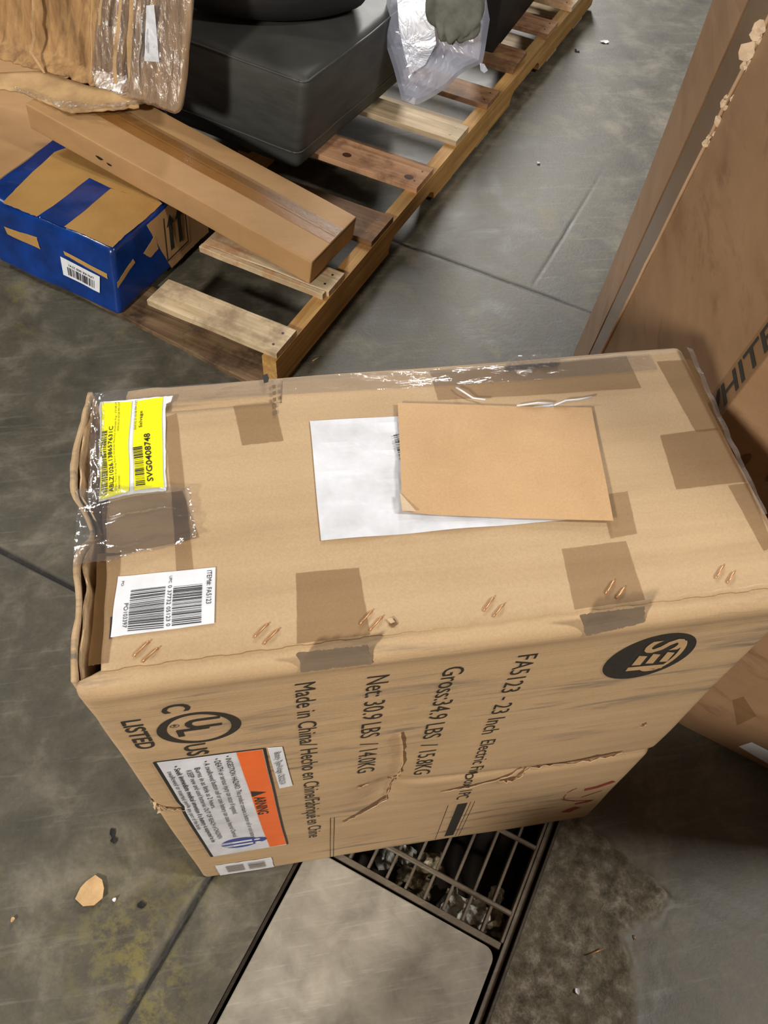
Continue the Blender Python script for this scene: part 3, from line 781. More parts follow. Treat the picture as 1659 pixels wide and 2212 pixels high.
# white paper pouch and kraft sheet
wp = sheet('white_paper', tq((669, 914), (1196, 874), (1222, 1122), (692, 1170)), TOP, .0014, M_whitec, carton, (30, 20), lift=lambda u, v: .0008*math.sin(v*26+2*u)*math.sin(u*14)); tag(wp, 'white sheet stuck to the lid, half covered by the kraft sheet')
wo = tp(849, 944); bars('barcode', 0, .036, 0, .0045, lambda X, Y: TOP(wo[0]+.0045-Y+.001*X/.036, wo[1]-X, .0040), M_inkb, wp, 16, 5)
bars('barcode', .04, .058, .001, .0035, lambda X, Y: TOP(wo[0]+.0045-Y, wo[1]-X, .0040), M_inkb, wp, 8, 6)
kl = sheet('kraft_sheet', tq((860, 876), (1277, 884), (1321, 1130), (866, 1114)), TOP, .0048, M_kraft, carton, (30, 20), lift=lambda u, v: .004*max(0, 1-u*7)*max(0, v-.2)+.0008*math.sin(u*5+v*3)); tag(kl, 'blank brown kraft sheet with a folded corner over the white sheet')
sheet('folded_corner', tq((861, 1076), (864, 1078), (896, 1115), (866, 1114)), TOP, .0088, M_torn, kl, (3, 3))
# loose clear film over the left edge
def filmpatch(q, e, amp, nm, lab, n=(26, 30)):
    def lf(u, v): return amp*(.5+nz((u*1.5, v*3, 0), 2.2, 5)+.35*nz((u*2, v*5, 0), 4, 6))
    o = sheet(nm, q, TOP, e, M_lidfilm, carton, n, .001, .0002, lf); tag(o, lab); o.data.polygons.foreach_set('use_smooth', [True]*len(o.data.polygons))
filmpatch(tq((172, 1060), (412, 1058), (428, 1170), (165, 1230)), .003, .006, 'clear_film', 'crinkled clear film bridging the gap at the left edge')
filmpatch(tq((198, 860), (226, 858), (232, 1075), (196, 1085)), .003, .004, 'clear_film', 'crinkled clear film beside the yellow sticker', (8, 30))

# ================================================================== PALLET
U = Vector((.58843, .80855, 0)); NN = Vector((U.y, -U.x, 0)); P0 = Vector((.258, 1.119, 0))
def pp(s, o_, z=0): return P0 + U*s + NN*o_ + Vector((0, 0, z))
pallet = empty('wooden_pallet', pp(1.1, -.5, 0), 'long worn wooden pallet on the floor behind the large carton', 'pallet')
PB, PS, PT = .014, .104, .120
def stringer(off, s0, s1, w=.038):
    prof = [(s0, PB)]
    def notch(a, b):
        h = .038; r = .03
        return [(a, PB), (a+.006, PB+h*.6), (a+r, PB+h), (b-r, PB+h), (b-.006, PB+h*.6), (b, PB)]
    for a, b in ((.511, .811), (1.417, 1.699)):
        if a > s0: prof += notch(a, b)
    prof += [(s1, PB), (s1, PS), (s0, PS)]
    n = len(prof); vs = [pp(s, off-w, z) for s, z in prof]+[pp(s, off, z) for s, z in prof]
    bm = bmesh.new(); bv = [bm.verts.new(v) for v in vs]
    bm.faces.new(bv[:n]); bm.faces.new(bv[n:][::-1])
    for i in range(n): bm.faces.new((bv[i], bv[n+i], bv[n+(i+1) % n], bv[(i+1) % n]))
    bmesh.ops.recalc_face_normals(bm, faces=bm.faces)
    me = bpy.data.meshes.new('stringer'); bm.to_mesh(me); bm.free()
    # board-aligned object so the grain runs along it
    return me
def aligned(me, nm, mat, ang, parent, loc):
    o = bpy.data.objects.new(nm, me); COL.objects.link(o); me.materials.append(mat)
    Mx = Matrix.Translation(loc) @ Matrix.Rotation(ang, 4, 'Z')
    me.transform(Mx.inverted()); o.parent = parent; o.matrix_parent_inverse = Matrix.Translation(-parent.location); o.matrix_basis = Mx
    return o
ANGU = math.atan2(U.y, U.x); ANGN = math.atan2(NN.y, NN.x)
aligned(stringer(0, -.075, 2.30), 'stringer', M_stringer, ANGU, pallet, pp(0, 0, .06))
aligned(stringer(-.50, .60, 2.30), 'stringer', M_stringer, ANGU, pallet, pp(0, -.5, .06))
aligned(stringer(-1.0+.038, .67, 2.30), 'stringer', M_stringer, ANGU, pallet, pp(0, -1, .06))
def board(s0, s1, o0, o1, z0, z1, mat, nm, seed, tilt=0.0, ragged=.002, skew=0.0):
    n = 14; vs = []; fs = []; rnd = random.Random(seed)
    for i in range(n+1):
        f = i/n; o_ = o0+(o1-o0)*f; sk = skew*(1-f)
        wa = ragged*noise.noise(Vector((o_*9, seed, 0))); wb = ragged*noise.noise(Vector((o_*9, seed+5, 0)))
        ea = rnd.uniform(-1, 1)*.0015 if i in (0, n) else 0
        for s, z, k in ((s0+wa, z0, 0), (s1+wb, z0+tilt, 0), (s1+wb, z1+tilt-.0012, 0), (s1+wb-.0015, z1+tilt, 1), (s0+wa+.0015, z1, 1), (s0+wa, z1-.0012, 0)):
            vs.append(pp(s+sk, o_+ea, z))
    for i in range(n):
        for c in range(6):
            a = i*6+c; b = i*6+(c+1) % 6; fs.append((a, b, b+6, a+6))
    fs.append((5, 4, 3, 2, 1, 0)); fs.append(tuple(n*6+c for c in range(6)))
    me = bpy.data.meshes.new(nm); me.from_pydata([tuple(v) for v in vs], [], fs); me.update()
    bm = bmesh.new(); bm.from_mesh(me); bmesh.ops.recalc_face_normals(bm, faces=bm.faces); bm.to_mesh(me); bm.free()
    return aligned(me, nm, mat, ANGN, pallet, pp((s0+s1)/2, (o0+o1)/2, z0))
tops = [(-.066, .024, -.362, -.003, 0), (.1625, .178, -.37, -.010, 1), (.180, .262, -.37, -.004, 1), (.405, .532, -.37, -.003, 2), (.680, .792, -1.0, -.002, 3), (.953, 1.048, -1.0, -.005, 4),
        (1.190, 1.292, -1.0, -.002, 5), (1.440, 1.560, -1.0, -.014, 5), (1.736, 1.844, -1.0, -.002, 3), (1.979, 2.085, -1.0, .002, 1), (2.205, 2.30, -1.0, 0, 4)]
for k, (a, b, o0, o1, m_) in enumerate(tops):
    d = board(a, b, o0, o1, PS, PT, M_boards[m_], 'deck_board', k+3, tilt=(.012 if k == 7 else 0), ragged=(.005 if k in (1, 2) else .002))
    for ds in (.25, .72):
        c = pp(a+(b-a)*ds, o1-.022-.008*(k % 2), PT+.0004)
        if k == 7 or k == 1: continue
        vs = [c+Vector((math.cos(w*math.pi/4)*.0032, math.sin(w*math.pi/4)*.0032, .0003)) for w in range(8)]+[c+Vector((math.cos(w*math.pi/4)*.0032, math.sin(w*math.pi/4)*.0032, -.002)) for w in range(8)]
        mesh('nail', vs, [tuple(range(8))]+[(i, i+8, (i+1) % 8+8, (i+1) % 8) for i in range(8)], M_nail, pallet)
for k, (a, b, m_) in enumerate(((-.095, .034, 6), (.86, .96, 5), (1.15, 1.25, 4), (1.80, 1.905, 4), (2.10, 2.20, 4))):
    board(a, b, -.84 if k == 0 else -1.0, -.004, 0, PB, M_boards[m_], 'bottom_board', k+40, skew=(.075 if k == 0 else 0))
for s, o_ in ((.716, -.045), (.72, -.245)):
    c = pp(s, o_, PT+.0005); vs = [c+U*(math.cos(w*math.pi/6)*.011)+NN*(math.sin(w*math.pi/6)*.014) for w in range(12)]
    mesh('knot', vs, [tuple(range(12))], M_knot, pallet)

# ================================================================== BLUE TAPED CARTON
bt_ = .180
Bn = pt(259, 687, PB); Bn.z = PB+.001
c0 = Vector((Bn.x, Bn.y, PB+.001)); c1 = pt(0, 569, PB+.001); c1 = c0+(c1-c0)*1.02
t0 = pt(241, 540, bt_); t1 = pt(0, 433, bt_); t1 = t0+(t1-t0)*1.19
tr = pt(350, 440, bt_); dr = (tr-t0).normalized(); br = (pt(455, 499, PB+.001)-c0).normalized()
bluebox = empty('blue_taped_carton', (c0+c1)/2+Vector((.1, .15, 0)), 'carton mostly covered in blue tape, lying low beside the pallet boards at the left', 'carton')
LW = (t1-t0).length; LD = .40
q8 = [c0, c1, c1+br*LD, c0+br*LD, t0, t1, t1+dr*LD, t0+dr*LD]
def blue_map(p):   # p in 0..LW, 0..LD, 0..bt_
    u, v, w = p.x/LW, p.y/LD, p.z/bt_
    a = q8[0]*(1-u)+q8[1]*u; b = q8[3]*(1-u)+q8[2]*u; c = q8[4]*(1-u)+q8[5]*u; d = q8[7]*(1-u)+q8[6]*u
    r_ = (a*(1-v)+b*v)*(1-w)+(c*(1-v)+d*v)*w
    k = nzv(tuple(r_), 6, 8)*.004+nzv(tuple(r_), 16, 8)*.0018
    k.z = min(k.z, .001) if w > .9 else (max(k.z, 0) if w < .1 else k.z)
    return r_+k
round_block('carton_body', (LW, LD, bt_), .014, (30, 24, 14), blue_map, M_bluetape, bluebox)
def BT(u, v, e):
    r0 = .0; p = blue_map(Vector((u, v, bt_))); return p+Vector((0, 0, e))
inv = Matrix(((t1.x-t0.x)/LW, dr.x), ) if False else None
e1 = (t1-t0)/LW
def bxy(px, py):
    w = pt(px, py, bt_)-t0; det = e1.x*dr.y-e1.y*dr.x
    return ((w.x*dr.y-w.y*dr.x)/det, (e1.x*w.y-e1.y*w.x)/det)
for q in (((6, 437), (80, 467), (215, 385), (118, 330)), ((137, 491), (241, 536), (350, 440), (239, 407)), ((180, 402), (239, 407), (350, 440), (258, 345))):
    o = sheet('card_patch', [bxy(*a) for a in q], BT, .0014, M_blueb, bluebox, (12, 12), .0012); tag(o, 'bare brown cardboard left between the blue tape')
sheet('card_patch', [bxy(*a) for a in ((118, 330), (215, 385), (300, 380), (170, 310))], BT, .0013, M_blueb, bluebox, (10, 8), .0012)
sheet('blue_tape_band', [bxy(*a) for a in ((82, 467), (136, 492), (240, 408), (195, 387))], BT, .0022, M_bluetape, bluebox, (8, 8), .0004)
# front face coordinates: u along, w up
def BF(u, w, e):
    p = blue_map(Vector((u, 0, w))); n = Vector((c1.y-c0.y, -(c1.x-c0.x), 0)).normalized()
    if n.dot(CAM-p) < 0: n = -n
    return p+n*e
def bfw(px, py):
    n = (c1-c0).cross(t0-c0).normalized(); d = AX*(px-829.5)-AY*(py-1106.0)-AZ*FPX
    P = CAM+d*((c0-CAM).dot(n)/d.dot(n)); eu = (c1-c0)/LW; ev = (t0-c0)/bt_; w = P-c0
    a, b, c = eu.dot(eu), eu.dot(ev), ev.dot(ev); x, y = w.dot(eu), w.dot(ev); det = a*c-b*b
    return ((x*c-y*b)/det, (a*y-b*x)/det)
sheet('card_patch', [bfw(*a) for a in ((14, 492), (84, 514), (91, 540), (20, 507))], BF, .002, M_blueb, bluebox, (6, 4), .0008)
sheet('card_patch', [bfw(*a) for a in ((140, 543), (232, 592), (233, 603), (143, 552))], BF, .002, M_blueb, bluebox, (10, 3), .0005)
bl = sheet('barcode_sticker', [bfw(*a) for a in ((134, 555), (216, 597), (216, 630), (138, 594))], BF, .0032, M_white, bluebox, (6, 4)); tag(bl, 'white barcode sticker on the blue front')
bq = [bfw(*a) for a in ((134, 555), (216, 597), (216, 630), (138, 594))]
def BLT(X, Y):
    a, b = bil(bq, X, 1-Y); return BF(a, b, .0042)
bars('barcode', .15, .87, .14, .60, BLT, M_inkb, bl, 24, 77)
lettering('sticker_text', 'LPN RR 000 2741', .20, .84, .68, .80, lambda X, Y: BLT(1.04-X, 1.48-Y), M_inkb, bl, .01)
# right side face
def BS(v, w, e):
    p = blue_map(Vector((0, v, w))); n = Vector((br.y, -br.x, 0)).normalized()
    return p+n*e
sd = sheet('card_panel', [(.14, .165), (.395, .165), (.395, .004), (.22, .004)], BS, .0014, M_long, bluebox, (14, 8), .001); tag(sd, 'bare brown side panel with printed handling symbols')
sheet('card_patch', [(.004, .092), (.075, .112), (.082, .100), (.004, .078)], BS, .0014, M_blueb, bluebox, (8, 3), .0006)
sheet('card_patch', [(.115, .105), (.165, .125), (.175, .085), (.140, .080)], BS, .0018, M_long, bluebox, (6, 4), .0006)
def BST(X, Y): return BS(X, Y, .0028)
for a in (((.205, .03), (.30, .03), (.30, .034), (.205, .034)), ((.205, .03), (.209, .03), (.209, .145), (.205, .145)), ((.296, .03), (.30, .03), (.30, .145), (.296, .145)),
          ((.225, .05), (.24, .05), (.24, .12), (.225, .12)), ((.262, .05), (.277, .05), (.277, .12), (.262, .12)), ((.216, .115), (.249, .115), (.2325, .142), (.2325, .142)), ((.253, .115), (.286, .115), (.2695, .142), (.2695, .142))):
    mesh('handling_symbol', [BST(*p) for p in a], [(0, 1, 2, 3)], M_ink, sd)

# ================================================================== LONG FLAT CARTON
Ln = pt(668, 614, PT+.001); ZL = .245; Ll = pt(66, 278, ZL)
dL = (Ll-Ln).normalized(); LL = (Ll-Ln).length
wd = pt(775, 468, .195)-pt(665, 563, .195); wd = (wd-dL*wd.dot(dL)).normalized(); up = wd.cross(dL); up = up if up.z > 0 else -up
LWD, LH = .212, .070
longc = empty('long_flat_carton', Ln, 'long flat brown carton lying across the pallet and the blue taped carton', 'carton')
def long_map(p):
    q = Ln+dL*p.x+wd*p.y+up*p.z
    return q+up*(.0018*nz((p.x, p.y, p.z), 7, 3))-up*.002*math.exp(-((p.x-.18)/.012)**2)*(p.y < .03)
round_block('carton_body', (LL, LWD, LH), .0035, (50, 14, 6), long_map, M_long, longc)
def LTm(x, y, e): return long_map(Vector((x, y, LH)))+up*e
o = sheet('packing_tape', [(.002, .085), (LL, .085), (LL, .140), (.002, .140)], LTm, .0008, tape('amber_tape', (172, 120, 62), .55, .2), longc, (40, 4), .0003); tag(o, 'amber tape along the middle seam')
sheet('packing_tape', [(.002, .120), (LL, .120), (LL, .150), (.002, .150)], LTm, .0012, M_tape, longc, (40, 4), .0003)
vs = [LTm(x, y, .0016) for x, y in ((.004, .112), (LL, .112), (LL, .1128), (.004, .1128))]; mesh('lid_seam', vs, [(0, 1, 2, 3)], M_cardin, longc)
for x, z, r_ in ((.630, .030, .007), (.600, .027, .005)):
    c = [(x+r_*1.6*math.cos(a)*(1+.3*math.sin(3*a)), z+r_*.6*math.sin(a)) for a in [i*math.pi/5 for i in range(10)]]
    mesh('punched_hole', [long_map(Vector((a, 0, b)))-wd*.0012 for a, b in c], [tuple(range(10))], M_tar, longc)
for z0, z1, x0, x1 in ((.001, LH-.001, -.0006, -.0006),):
    vs = [long_map(Vector((0, y, z)))-dL*.0008 for y, z in ((.01, .064), (LWD-.004, .064), (LWD-.004, .0655), (.01, .0655))]
    mesh('end_seam', vs, [(0, 1, 2, 3)], M_cardin, longc)

# ================================================================== PLAIN CARTON AT FAR LEFT (behind the blue one)
bx0 = pt(118, 312, .10)
lc = [pt(-60, 390, .014), pt(118, 296, .014)]
dd = U*.34; sh = NN*-.5
a0 = pp(.44, -.66, .015+PT-.014); a1 = pp(.44, -1.22, .0+PT+.001); 
leftc = empty('plain_brown_carton', pp(.6, -1.0, PT), 'plain brown carton at the left edge behind the blue taped carton', 'carton')
c = [pp(-.03, -.925, .016), pp(-.03, -1.45, .016), pp(.62, -1.45, .016), pp(.62, -.925, .016)]
hexa(c+[v+Vector((0, 0, .150)) for v in c], 'carton_body', M_long, leftc, .006, 2)

# ================================================================== CRUSHED WRAPPED CARTON (upper left)
wb = .325
wr = empty('crushed_wrapped_carton', pp(.6, -.85, wb), 'crushed and torn brown carton in clear stretch wrap at the upper left', 'carton')
w0 = pt(394, 252, wb); w1 = pt(-60, 118, wb)
w0t = pt(430, -40, .60); w1t = pt(-60, -160, .60)
dep = U*.22-NN*.20
hx = [w0, w1, w1+dep, w0+dep, w0t, w1t, w1t+dep, w0t+dep]
WL = (w1-w0).length; WH = .30
def wr_map(p, raw=False, pl=1.0):
    u, v, w = p.x/WL, p.y/.34, p.z/WH
    a = hx[0]*(1-u)+hx[1]*u; b = hx[3]*(1-u)+hx[2]*u; c = hx[4]*(1-u)+hx[5]*u; d = hx[7]*(1-u)+hx[6]*u
    r_ = (a*(1-v)+b*v)*(1-w)+(c*(1-v)+d*v)*w
    f = max(0, 1-v*4)
    pleat = abs(noise.noise(Vector((p.x*34, w*1.2, 2))))*.034+abs(noise.noise(Vector((p.x*80, w*2.2, 6))))*.009
    inset = .05*max(0, min(1, (u-.24)/.05))*max(0, min(1, (w-.0)/.1))   # the front wall is crushed in behind the torn flap
    r_ += U*f*(inset+pl*(pleat-.012))
    r_ += nzv(tuple(r_), 8, 4)*.006
    if w < .02: r_.z = max(r_.z, wb)
    return r_
round_block('carton_body', (WL, .34, WH), .03, (90, 10, 26), lambda p: wr_map(p), M_crush, wr)
# torn bottom flap sticking out
def flap():
    q = [(300, 232), (150, 243), (40, 196), (-60, 185)], [(300, 205), (190, 185), (90, 152), (-60, 160)]
    vs = []; fs = []; n = 40
    def ev(c, f):
        k = min(2, int(f*3)); g = f*3-k; a, b = c[k], c[k+1]; return (a[0]*(1-g)+b[0]*g, a[1]*(1-g)+b[1]*g)
    for i in range(n+1):
        f = i/n; rag = 3.5*noise.noise(Vector((f*30, 0, 0)))
        o_ = ev(q[0], f); in_ = ev(q[1], f)
        for j in range(7):
            g = j/6
            p = pt(o_[0]*(1-g)+in_[0]*g, (o_[1]+rag)*(1-g)+in_[1]*g, wb-.012+.020*g+.006*noise.noise(Vector((f*9, g*2, 4))))
            vs.append(p)
    N = len(vs); vs += [v-Vector((0, 0, .004)) for v in vs]
    for i in range(n):
        for j in range(6):
            a = i*7+j; fs += [(a, a+1, a+8, a+7), (N+a, N+a+7, N+a+8, N+a+1)]
    rim = [i*7 for i in range(n+1)]+[n*7+j for j in range(1, 7)]+[i*7+6 for i in range(n-1, -1, -1)]+[j for j in range(5, 0, -1)]
    for k in range(len(rim)):
        a, b = rim[k], rim[(k+1) % len(rim)]; fs.append((a, b, N+b, N+a))
    o = mesh('torn_flap', vs, fs, M_flap, wr, True); tag(o, 'torn bottom flap bent towards the viewer')
    # film hanging off the flap edge
    vs = []; fs = []; n = 70
    for i in range(n+1):
        f = i/n; o_ = ev([(318, 214), (200, 226), (110, 214), (30, 186)], f)
        for j in range(6):
            g = j/5; drop = (8+20*abs(noise.noise(Vector((f*9, 3, 0)))))*g
            vs.append(pt(o_[0]+4*noise.noise(Vector((f*40, g*3, 1))), o_[1]+drop, wb+.012-.018*g+.008*noise.noise(Vector((f*30, g*3, 9)))))
    for i in range(n):
        for j in range(5):
            a = i*6+j; fs.append((a, a+1, a+7, a+6))
    o = mesh('stretch_film', vs, fs, M_wrap, wr, False); tag(o, 'ragged clear film hanging from the torn flap')
flap()
# stretch wrap around the right end
round_block('stretch_film', (WL*.42, .34, WH), .03, (40, 8, 24), lambda p: wr_map(p, pl=.3)-U*.010*(p.y < .2)+NN*(.008 if p.x < .05 else 0)-Vector((0, 0, .0))-U*.004*abs(noise.noise(Vector((p.x*60, p.y*20, p.z*14)))), M_wrap, wr)
# pale torn strips of facing paper
def wstrip(px, pts, w, m_):
    vs = []; fs = []; n = len(pts)
    for k, (x, y) in enumerate(pts):
        for sgn in (-1, 1):
            # intersect the line of sight with the (flat) front of the crushed box
            X = x+sgn*w*(.5+.5*abs(noise.noise(Vector((k*.9, px, 0)))))
            nrm = (w1-w0).cross(w0t-w0).normalized(); d = AX*(X-829.5)-AY*(y-1106.0)-AZ*FPX
            P = CAM+d*((w0-U*.006-CAM).dot(nrm)/d.dot(nrm)); vs.append(P+U*.003*noise.noise(Vector((k*2, sgn, 3))))
    for k in range(n-1): fs.append((2*k, 2*k+1, 2*k+3, 2*k+2))
    mesh('torn_paper_strip', vs, fs, m_, wr)
wstrip(1, [(70, -20), (72, 20), (68, 50), (74, 80), (66, 112), (78, 130), (96, 158)], 5, M_flap)
wstrip(2, [(262, -20), (258, 30), (254, 70), (250, 100), (247, 140), (250, 180)], 6, M_flap)
wstrip(3, [(285, -20), (283, 40), (279, 90), (280, 140), (284, 186)], 9, M_flap)
wstrip(4, [(305, -20), (302, 40), (304, 90), (298, 130), (300, 165), (292, 190)], 3, M_cardraw)
wstrip(5, [(222, -20), (216, 20), (214, 55)], 5, M_flap)
wstrip(6, [(200, -20), (196, 60), (198, 110), (196, 160)], 2, M_flap)
wstrip(7, [(300, 195), (286, 196), (276, 200), (258, 206)], 4, M_cardraw)
# worn white label on the wrapped end
def wq(q, off, m_, nm, lab=None):
    nrm = (w1-w0).cross(w0t-w0).normalized(); vs = []; nx, ny = 4, 12
    for j in range(ny+1):
        for i in range(nx+1):
            x, y = bil(q, i/nx, j/ny); d = AX*(x-829.5)-AY*(y-1106.0)-AZ*FPX
            vs.append(CAM+d*((w0-U*off-CAM).dot(nrm)/d.dot(nrm))+U*.002*noise.noise(Vector((i, j*.6, 0))))
    fs = [(j*(nx+1)+i, j*(nx+1)+i+1, (j+1)*(nx+1)+i+1, (j+1)*(nx+1)+i) for j in range(ny) for i in range(nx)]
    o = mesh(nm, vs, fs, m_, wr)
    if lab: tag(o, lab)
    return o
wq(((316, 12), (333, 10), (344, 134), (312, 132)), .016, M_whitec, 'white_label', 'worn white label under the film')

# ================================================================== OTTOMAN AND SHADOW SHAPE
o0 = pt(642, 374, PT+.002); ottA = R(51); oa = Vector((math.cos(ottA), math.sin(ottA), 0)); ob = Vector((-oa.y, oa.x, 0))
OH = .262
ott = empty('leather_ottoman', o0+oa*.3+ob*.3, 'charcoal leather ottoman with piped top edge standing on the pallet', 'ottoman')
lean = Vector((.030, -.012, 0))
def ott_map(p):
    x, y, z = p; k = z/OH
    c = Vector((.315, .235, 0)); d = Vector((x, y, 0))-c
    bul = 1+.020*math.sin(math.pi*min(1, k))
    q = o0+oa*(c.x+d.x*bul)+ob*(c.y+d.y*bul)+Vector((0, 0, z))+lean*k
    if k > .93: q.z += .022*max(0, 1-(d.x/.315)**2)*max(0, 1-(d.y/.235)**2)
    q += nzv((x, y, z*.4), 7, 3)*.003
    if z < .002: q.z = o0.z
    # pinched base band
    if z < .058: q += (oa*(-d.x)+ob*(-d.y)).normalized()*.004 if d.length > 0 else Vector()
    return q
round_block('ottoman_body', (.63, .47, OH), .022, (30, 24, 20), ott_map, M_leather, ott)
def loop(z, r_, nm, e=0.0, rr=.022):
    pts = []; L_ = .47
    def pnt(x, y): return ott_map(Vector((x, y, z)))
    seq = []
    for (cx, cy, a0_) in ((rr, rr, 180), (.63-rr, rr, 270), (.63-rr, L_-rr, 0), (rr, L_-rr, 90)):
        for i in range(7):
            a = R(a0_+90*i/6); seq.append((cx+(rr+e)*math.cos(a), cy+(rr+e)*math.sin(a)))
    full = []
    for i in range(len(seq)):
        a, b = seq[i], seq[(i+1) % len(seq)]; m_ = max(1, int(math.dist(a, b)/.02))
        for k in range(m_): full.append((a[0]+(b[0]-a[0])*k/m_, a[1]+(b[1]-a[1])*k/m_))
    full.append(seq[0])
    return tube([pnt(*q) for q in full], r_, 6, nm, M_thread, ott)
loop(OH-.010, .0032, 'piping', -.002)
loop(.058, .0028, 'seam_stitching', .001)
cu = empty('shadow_shape', pp(1.05, -.80, OH+PT), 'added black shape for the dark shadow arc over the ottoman', 'shadow shape')  # black form added where a curved shadow lies on the ottoman
cb = pt(650, 60, OH+PT+.03)
def shadow_map(p):
    q = Vector((p.x-.3, p.y, p.z))
    return cb+oa*(q.x*.75+q.y*.75)*1.0+ob*(q.y*.75-q.x*.75)+Vector((0, 0, p.z))+Vector((0, 0, 0))
cbb = [v for v in ()]
def shadow_map2(p):
    k = (p.x/.6-.5); return cb+(oa*.7-ob*.7)*(p.x-.30)+(oa*.7+ob*.7)*(p.y+.14*(2*k)**2*(1 if abs(k) < 1 else 1))+Vector((0, 0, p.z+.03*(1-4*k*k)*(p.z/.14)))
round_block('shadow_shape_body', (.52, .26, .13), .05, (20, 12, 8), shadow_map2, M_leather2, cu)

# ================================================================== PLASTIC BAG WITH FABRIC, BLACK PANEL
bagp = pt(896, 226, .17)
bn = Vector((-.35, -.80, .35)).normalized()          # roughly facing the camera, bag outline taken from image pixels
def bagpt(px, py, off):
    d = AX*(px-829.5)-AY*(py-1106.0)-AZ*FPX; return CAM+d*((bagp+bn*off-CAM).dot(bn)/d.dot(bn))
bag = empty('plastic_bag', bagp, 'translucent milky plastic bag hanging over the pallet with grey cloth in it', 'bag')
outl = [(895, 226), (868, 216), (861, 190), (851, 150), (838, 110), (822, 66), (822, 40), (834, 10), (842, -40), (1046, -40), (1054, 20), (1058, 42), (1052, 80), (1046, 118), (1042, 136), (1030, 142), (1010, 150), (990, 164), (965, 190), (930, 212), (905, 225)]
def bag_shell(sgn, nm, thick, m_, shrink=1.0):
    cx, cy = 940, 70; vs = []; fs = []; n = len(outl)*4; rings = 12
    dense = []
    for i in range(len(outl)):
        a, b = outl[i], outl[(i+1) % len(outl)]
        for k in range(4): dense.append((a[0]+(b[0]-a[0])*k/4, a[1]+(b[1]-a[1])*k/4))
    for r_ in range(rings+1):
        f = r_/rings
        for (x, y) in dense:
            X = cx+(x-cx)*f*shrink; Y = cy+(y-cy)*f*shrink
            h = thick*math.sqrt(max(0, 1-f**3))
            cr = .020*abs(noise.noise(Vector((X*.022, Y*.010, 1+sgn))))+.012*noise.noise(Vector((X*.05, Y*.05, 3)))
            vs.append(bagpt(X, Y, sgn*(h+cr*(1-f**4))))
    for r_ in range(rings):
        for i in range(n):
            a = r_*n+i; b = r_*n+(i+1) % n; fs.append((a, b, b+n, a+n) if r_ else (a, b+n, a+n))
    return mesh(nm, vs, fs, m_, bag, False)
bag_shell(1, 'bag_front', .050, M_poly); bag_shell(-1, 'bag_back', .040, M_poly)
knot = [(1036, 136), (1046, 138), (1054, 152), (1046, 158), (1038, 152)]
vs = [bagpt(x, y, .004) for x, y in knot]+[bagpt(x, y, -.004) for x, y in knot]
mesh('bag_corner', vs, [(0, 1, 2, 3, 4), (9, 8, 7, 6, 5)]+[(i, 5+i, 5+(i+1) % 5, (i+1) % 5) for i in range(5)], M_poly, bag)
# folded front lip of the bag
vs = []
for (x, y) in ((856, -30), (932, -30), (936, 40), (942, 95), (918, 140), (886, 160), (872, 110), (862, 60)): vs.append(bagpt(x, y, .078))
o = mesh('bag_fold', vs+[v-bn*.003 for v in vs], [tuple(range(8)), tuple(range(15, 7, -1))]+[(i, 8+i, 8+(i+1) % 8, (i+1) % 8) for i in range(8)], M_poly, bag); tag(o, 'folded double layer of the plastic')
clo = empty('grey_cloth_bundle', bagp+Vector((.05, .1, .1)), 'folded grey green cloth bundled inside the plastic bag', 'cloth')
bm = bmesh.new(); bmesh.ops.create_uvsphere(bm, u_segments=36, v_segments=24, radius=1)
cc = bagpt(985, 10, .075)
for v in bm.verts:
    p = v.co.copy(); f = .86+.34*abs(noise.noise(Vector((p.x*2.6+2, p.y*1.6, p.z*.45))))
    v.co = cc+AX*p.x*.080*f+AY*p.z*.110*f+bn*p.y*.040*f
me = bpy.data.meshes.new('cloth_folds'); bm.to_mesh(me); bm.free(); me.polygons.foreach_set('use_smooth', [True]*len(me.polygons))
link('cloth_folds', me, M_fabric, clo)
def panel_pts():
    a = pt(1064, 118, PT+.001); b = pt(1150, 8, PT+.001); d = (b-a).normalized(); b = a+d*.9
    n = Vector((-d.y, d.x, 0))*.05
    return [a, b, b+n, a+n]
bp = panel_pts(); blk = empty('dark_furniture_board', bp[0], 'dark furniture board standing on the pallet behind the plastic bag', 'board')
hexa(bp+[v+Vector((0, 0, .34)) for v in bp], 'panel_board', M_leather2, blk, .006, 2)

# ================================================================== TALL LEANING CARTON (right)
T = Vector((.019, -.106, .994)).normalized()
g0 = Vector((.685, .340, 0)); e1_ = Vector((.894, .131, 0)); e2_ = Vector((1.018, .034, 0)); dP = (e2_-e1_).normalized()
r0 = pt(1184, 1000, 0); l0 = pt(1240, 760, 0)
tall = empty('tall_leaning_carton', Vector((1.1, .6, 0)), 'tall brown carton leaning at the right edge with a taped corner seam', 'carton')
HT = 1.22
def base_poly():
    return [g0, e1_, e2_, e2_+dP*.35, e2_+dP*.35+Vector((.30, .65, 0)), l0+Vector((.55, -.15, 0)), l0, r0]
bpo = base_poly()
vs = [v for v in bpo]; nlev = 24; n = len(bpo); fs = []
vs = []
for k in range(nlev+1):
    h = HT*k/nlev
    for i_, p in enumerate(bpo): vs.append(Vector((p.x, p.y, 0))+T*h-(Vector((.040, -.01, 0))*h*h if i_ == 6 else Vector()))
for k in range(nlev):
    for i in range(n):
        j = (i+1) % n; fs.append((k*n+i, k*n+j, (k+1)*n+j, (k+1)*n+i))
fs.append(tuple(range(n-1, -1, -1))); fs.append(tuple(nlev*n+i for i in range(n)))
bm = bmesh.new(); bv = [bm.verts.new(v) for v in vs]
for f in fs: bm.faces.new([bv[i] for i in f])
bmesh.ops.recalc_face_normals(bm, faces=bm.faces)
me = bpy.data.meshes.new('carton_body'); bm.to_mesh(me); bm.free(); link('carton_body', me, M_tall, tall)
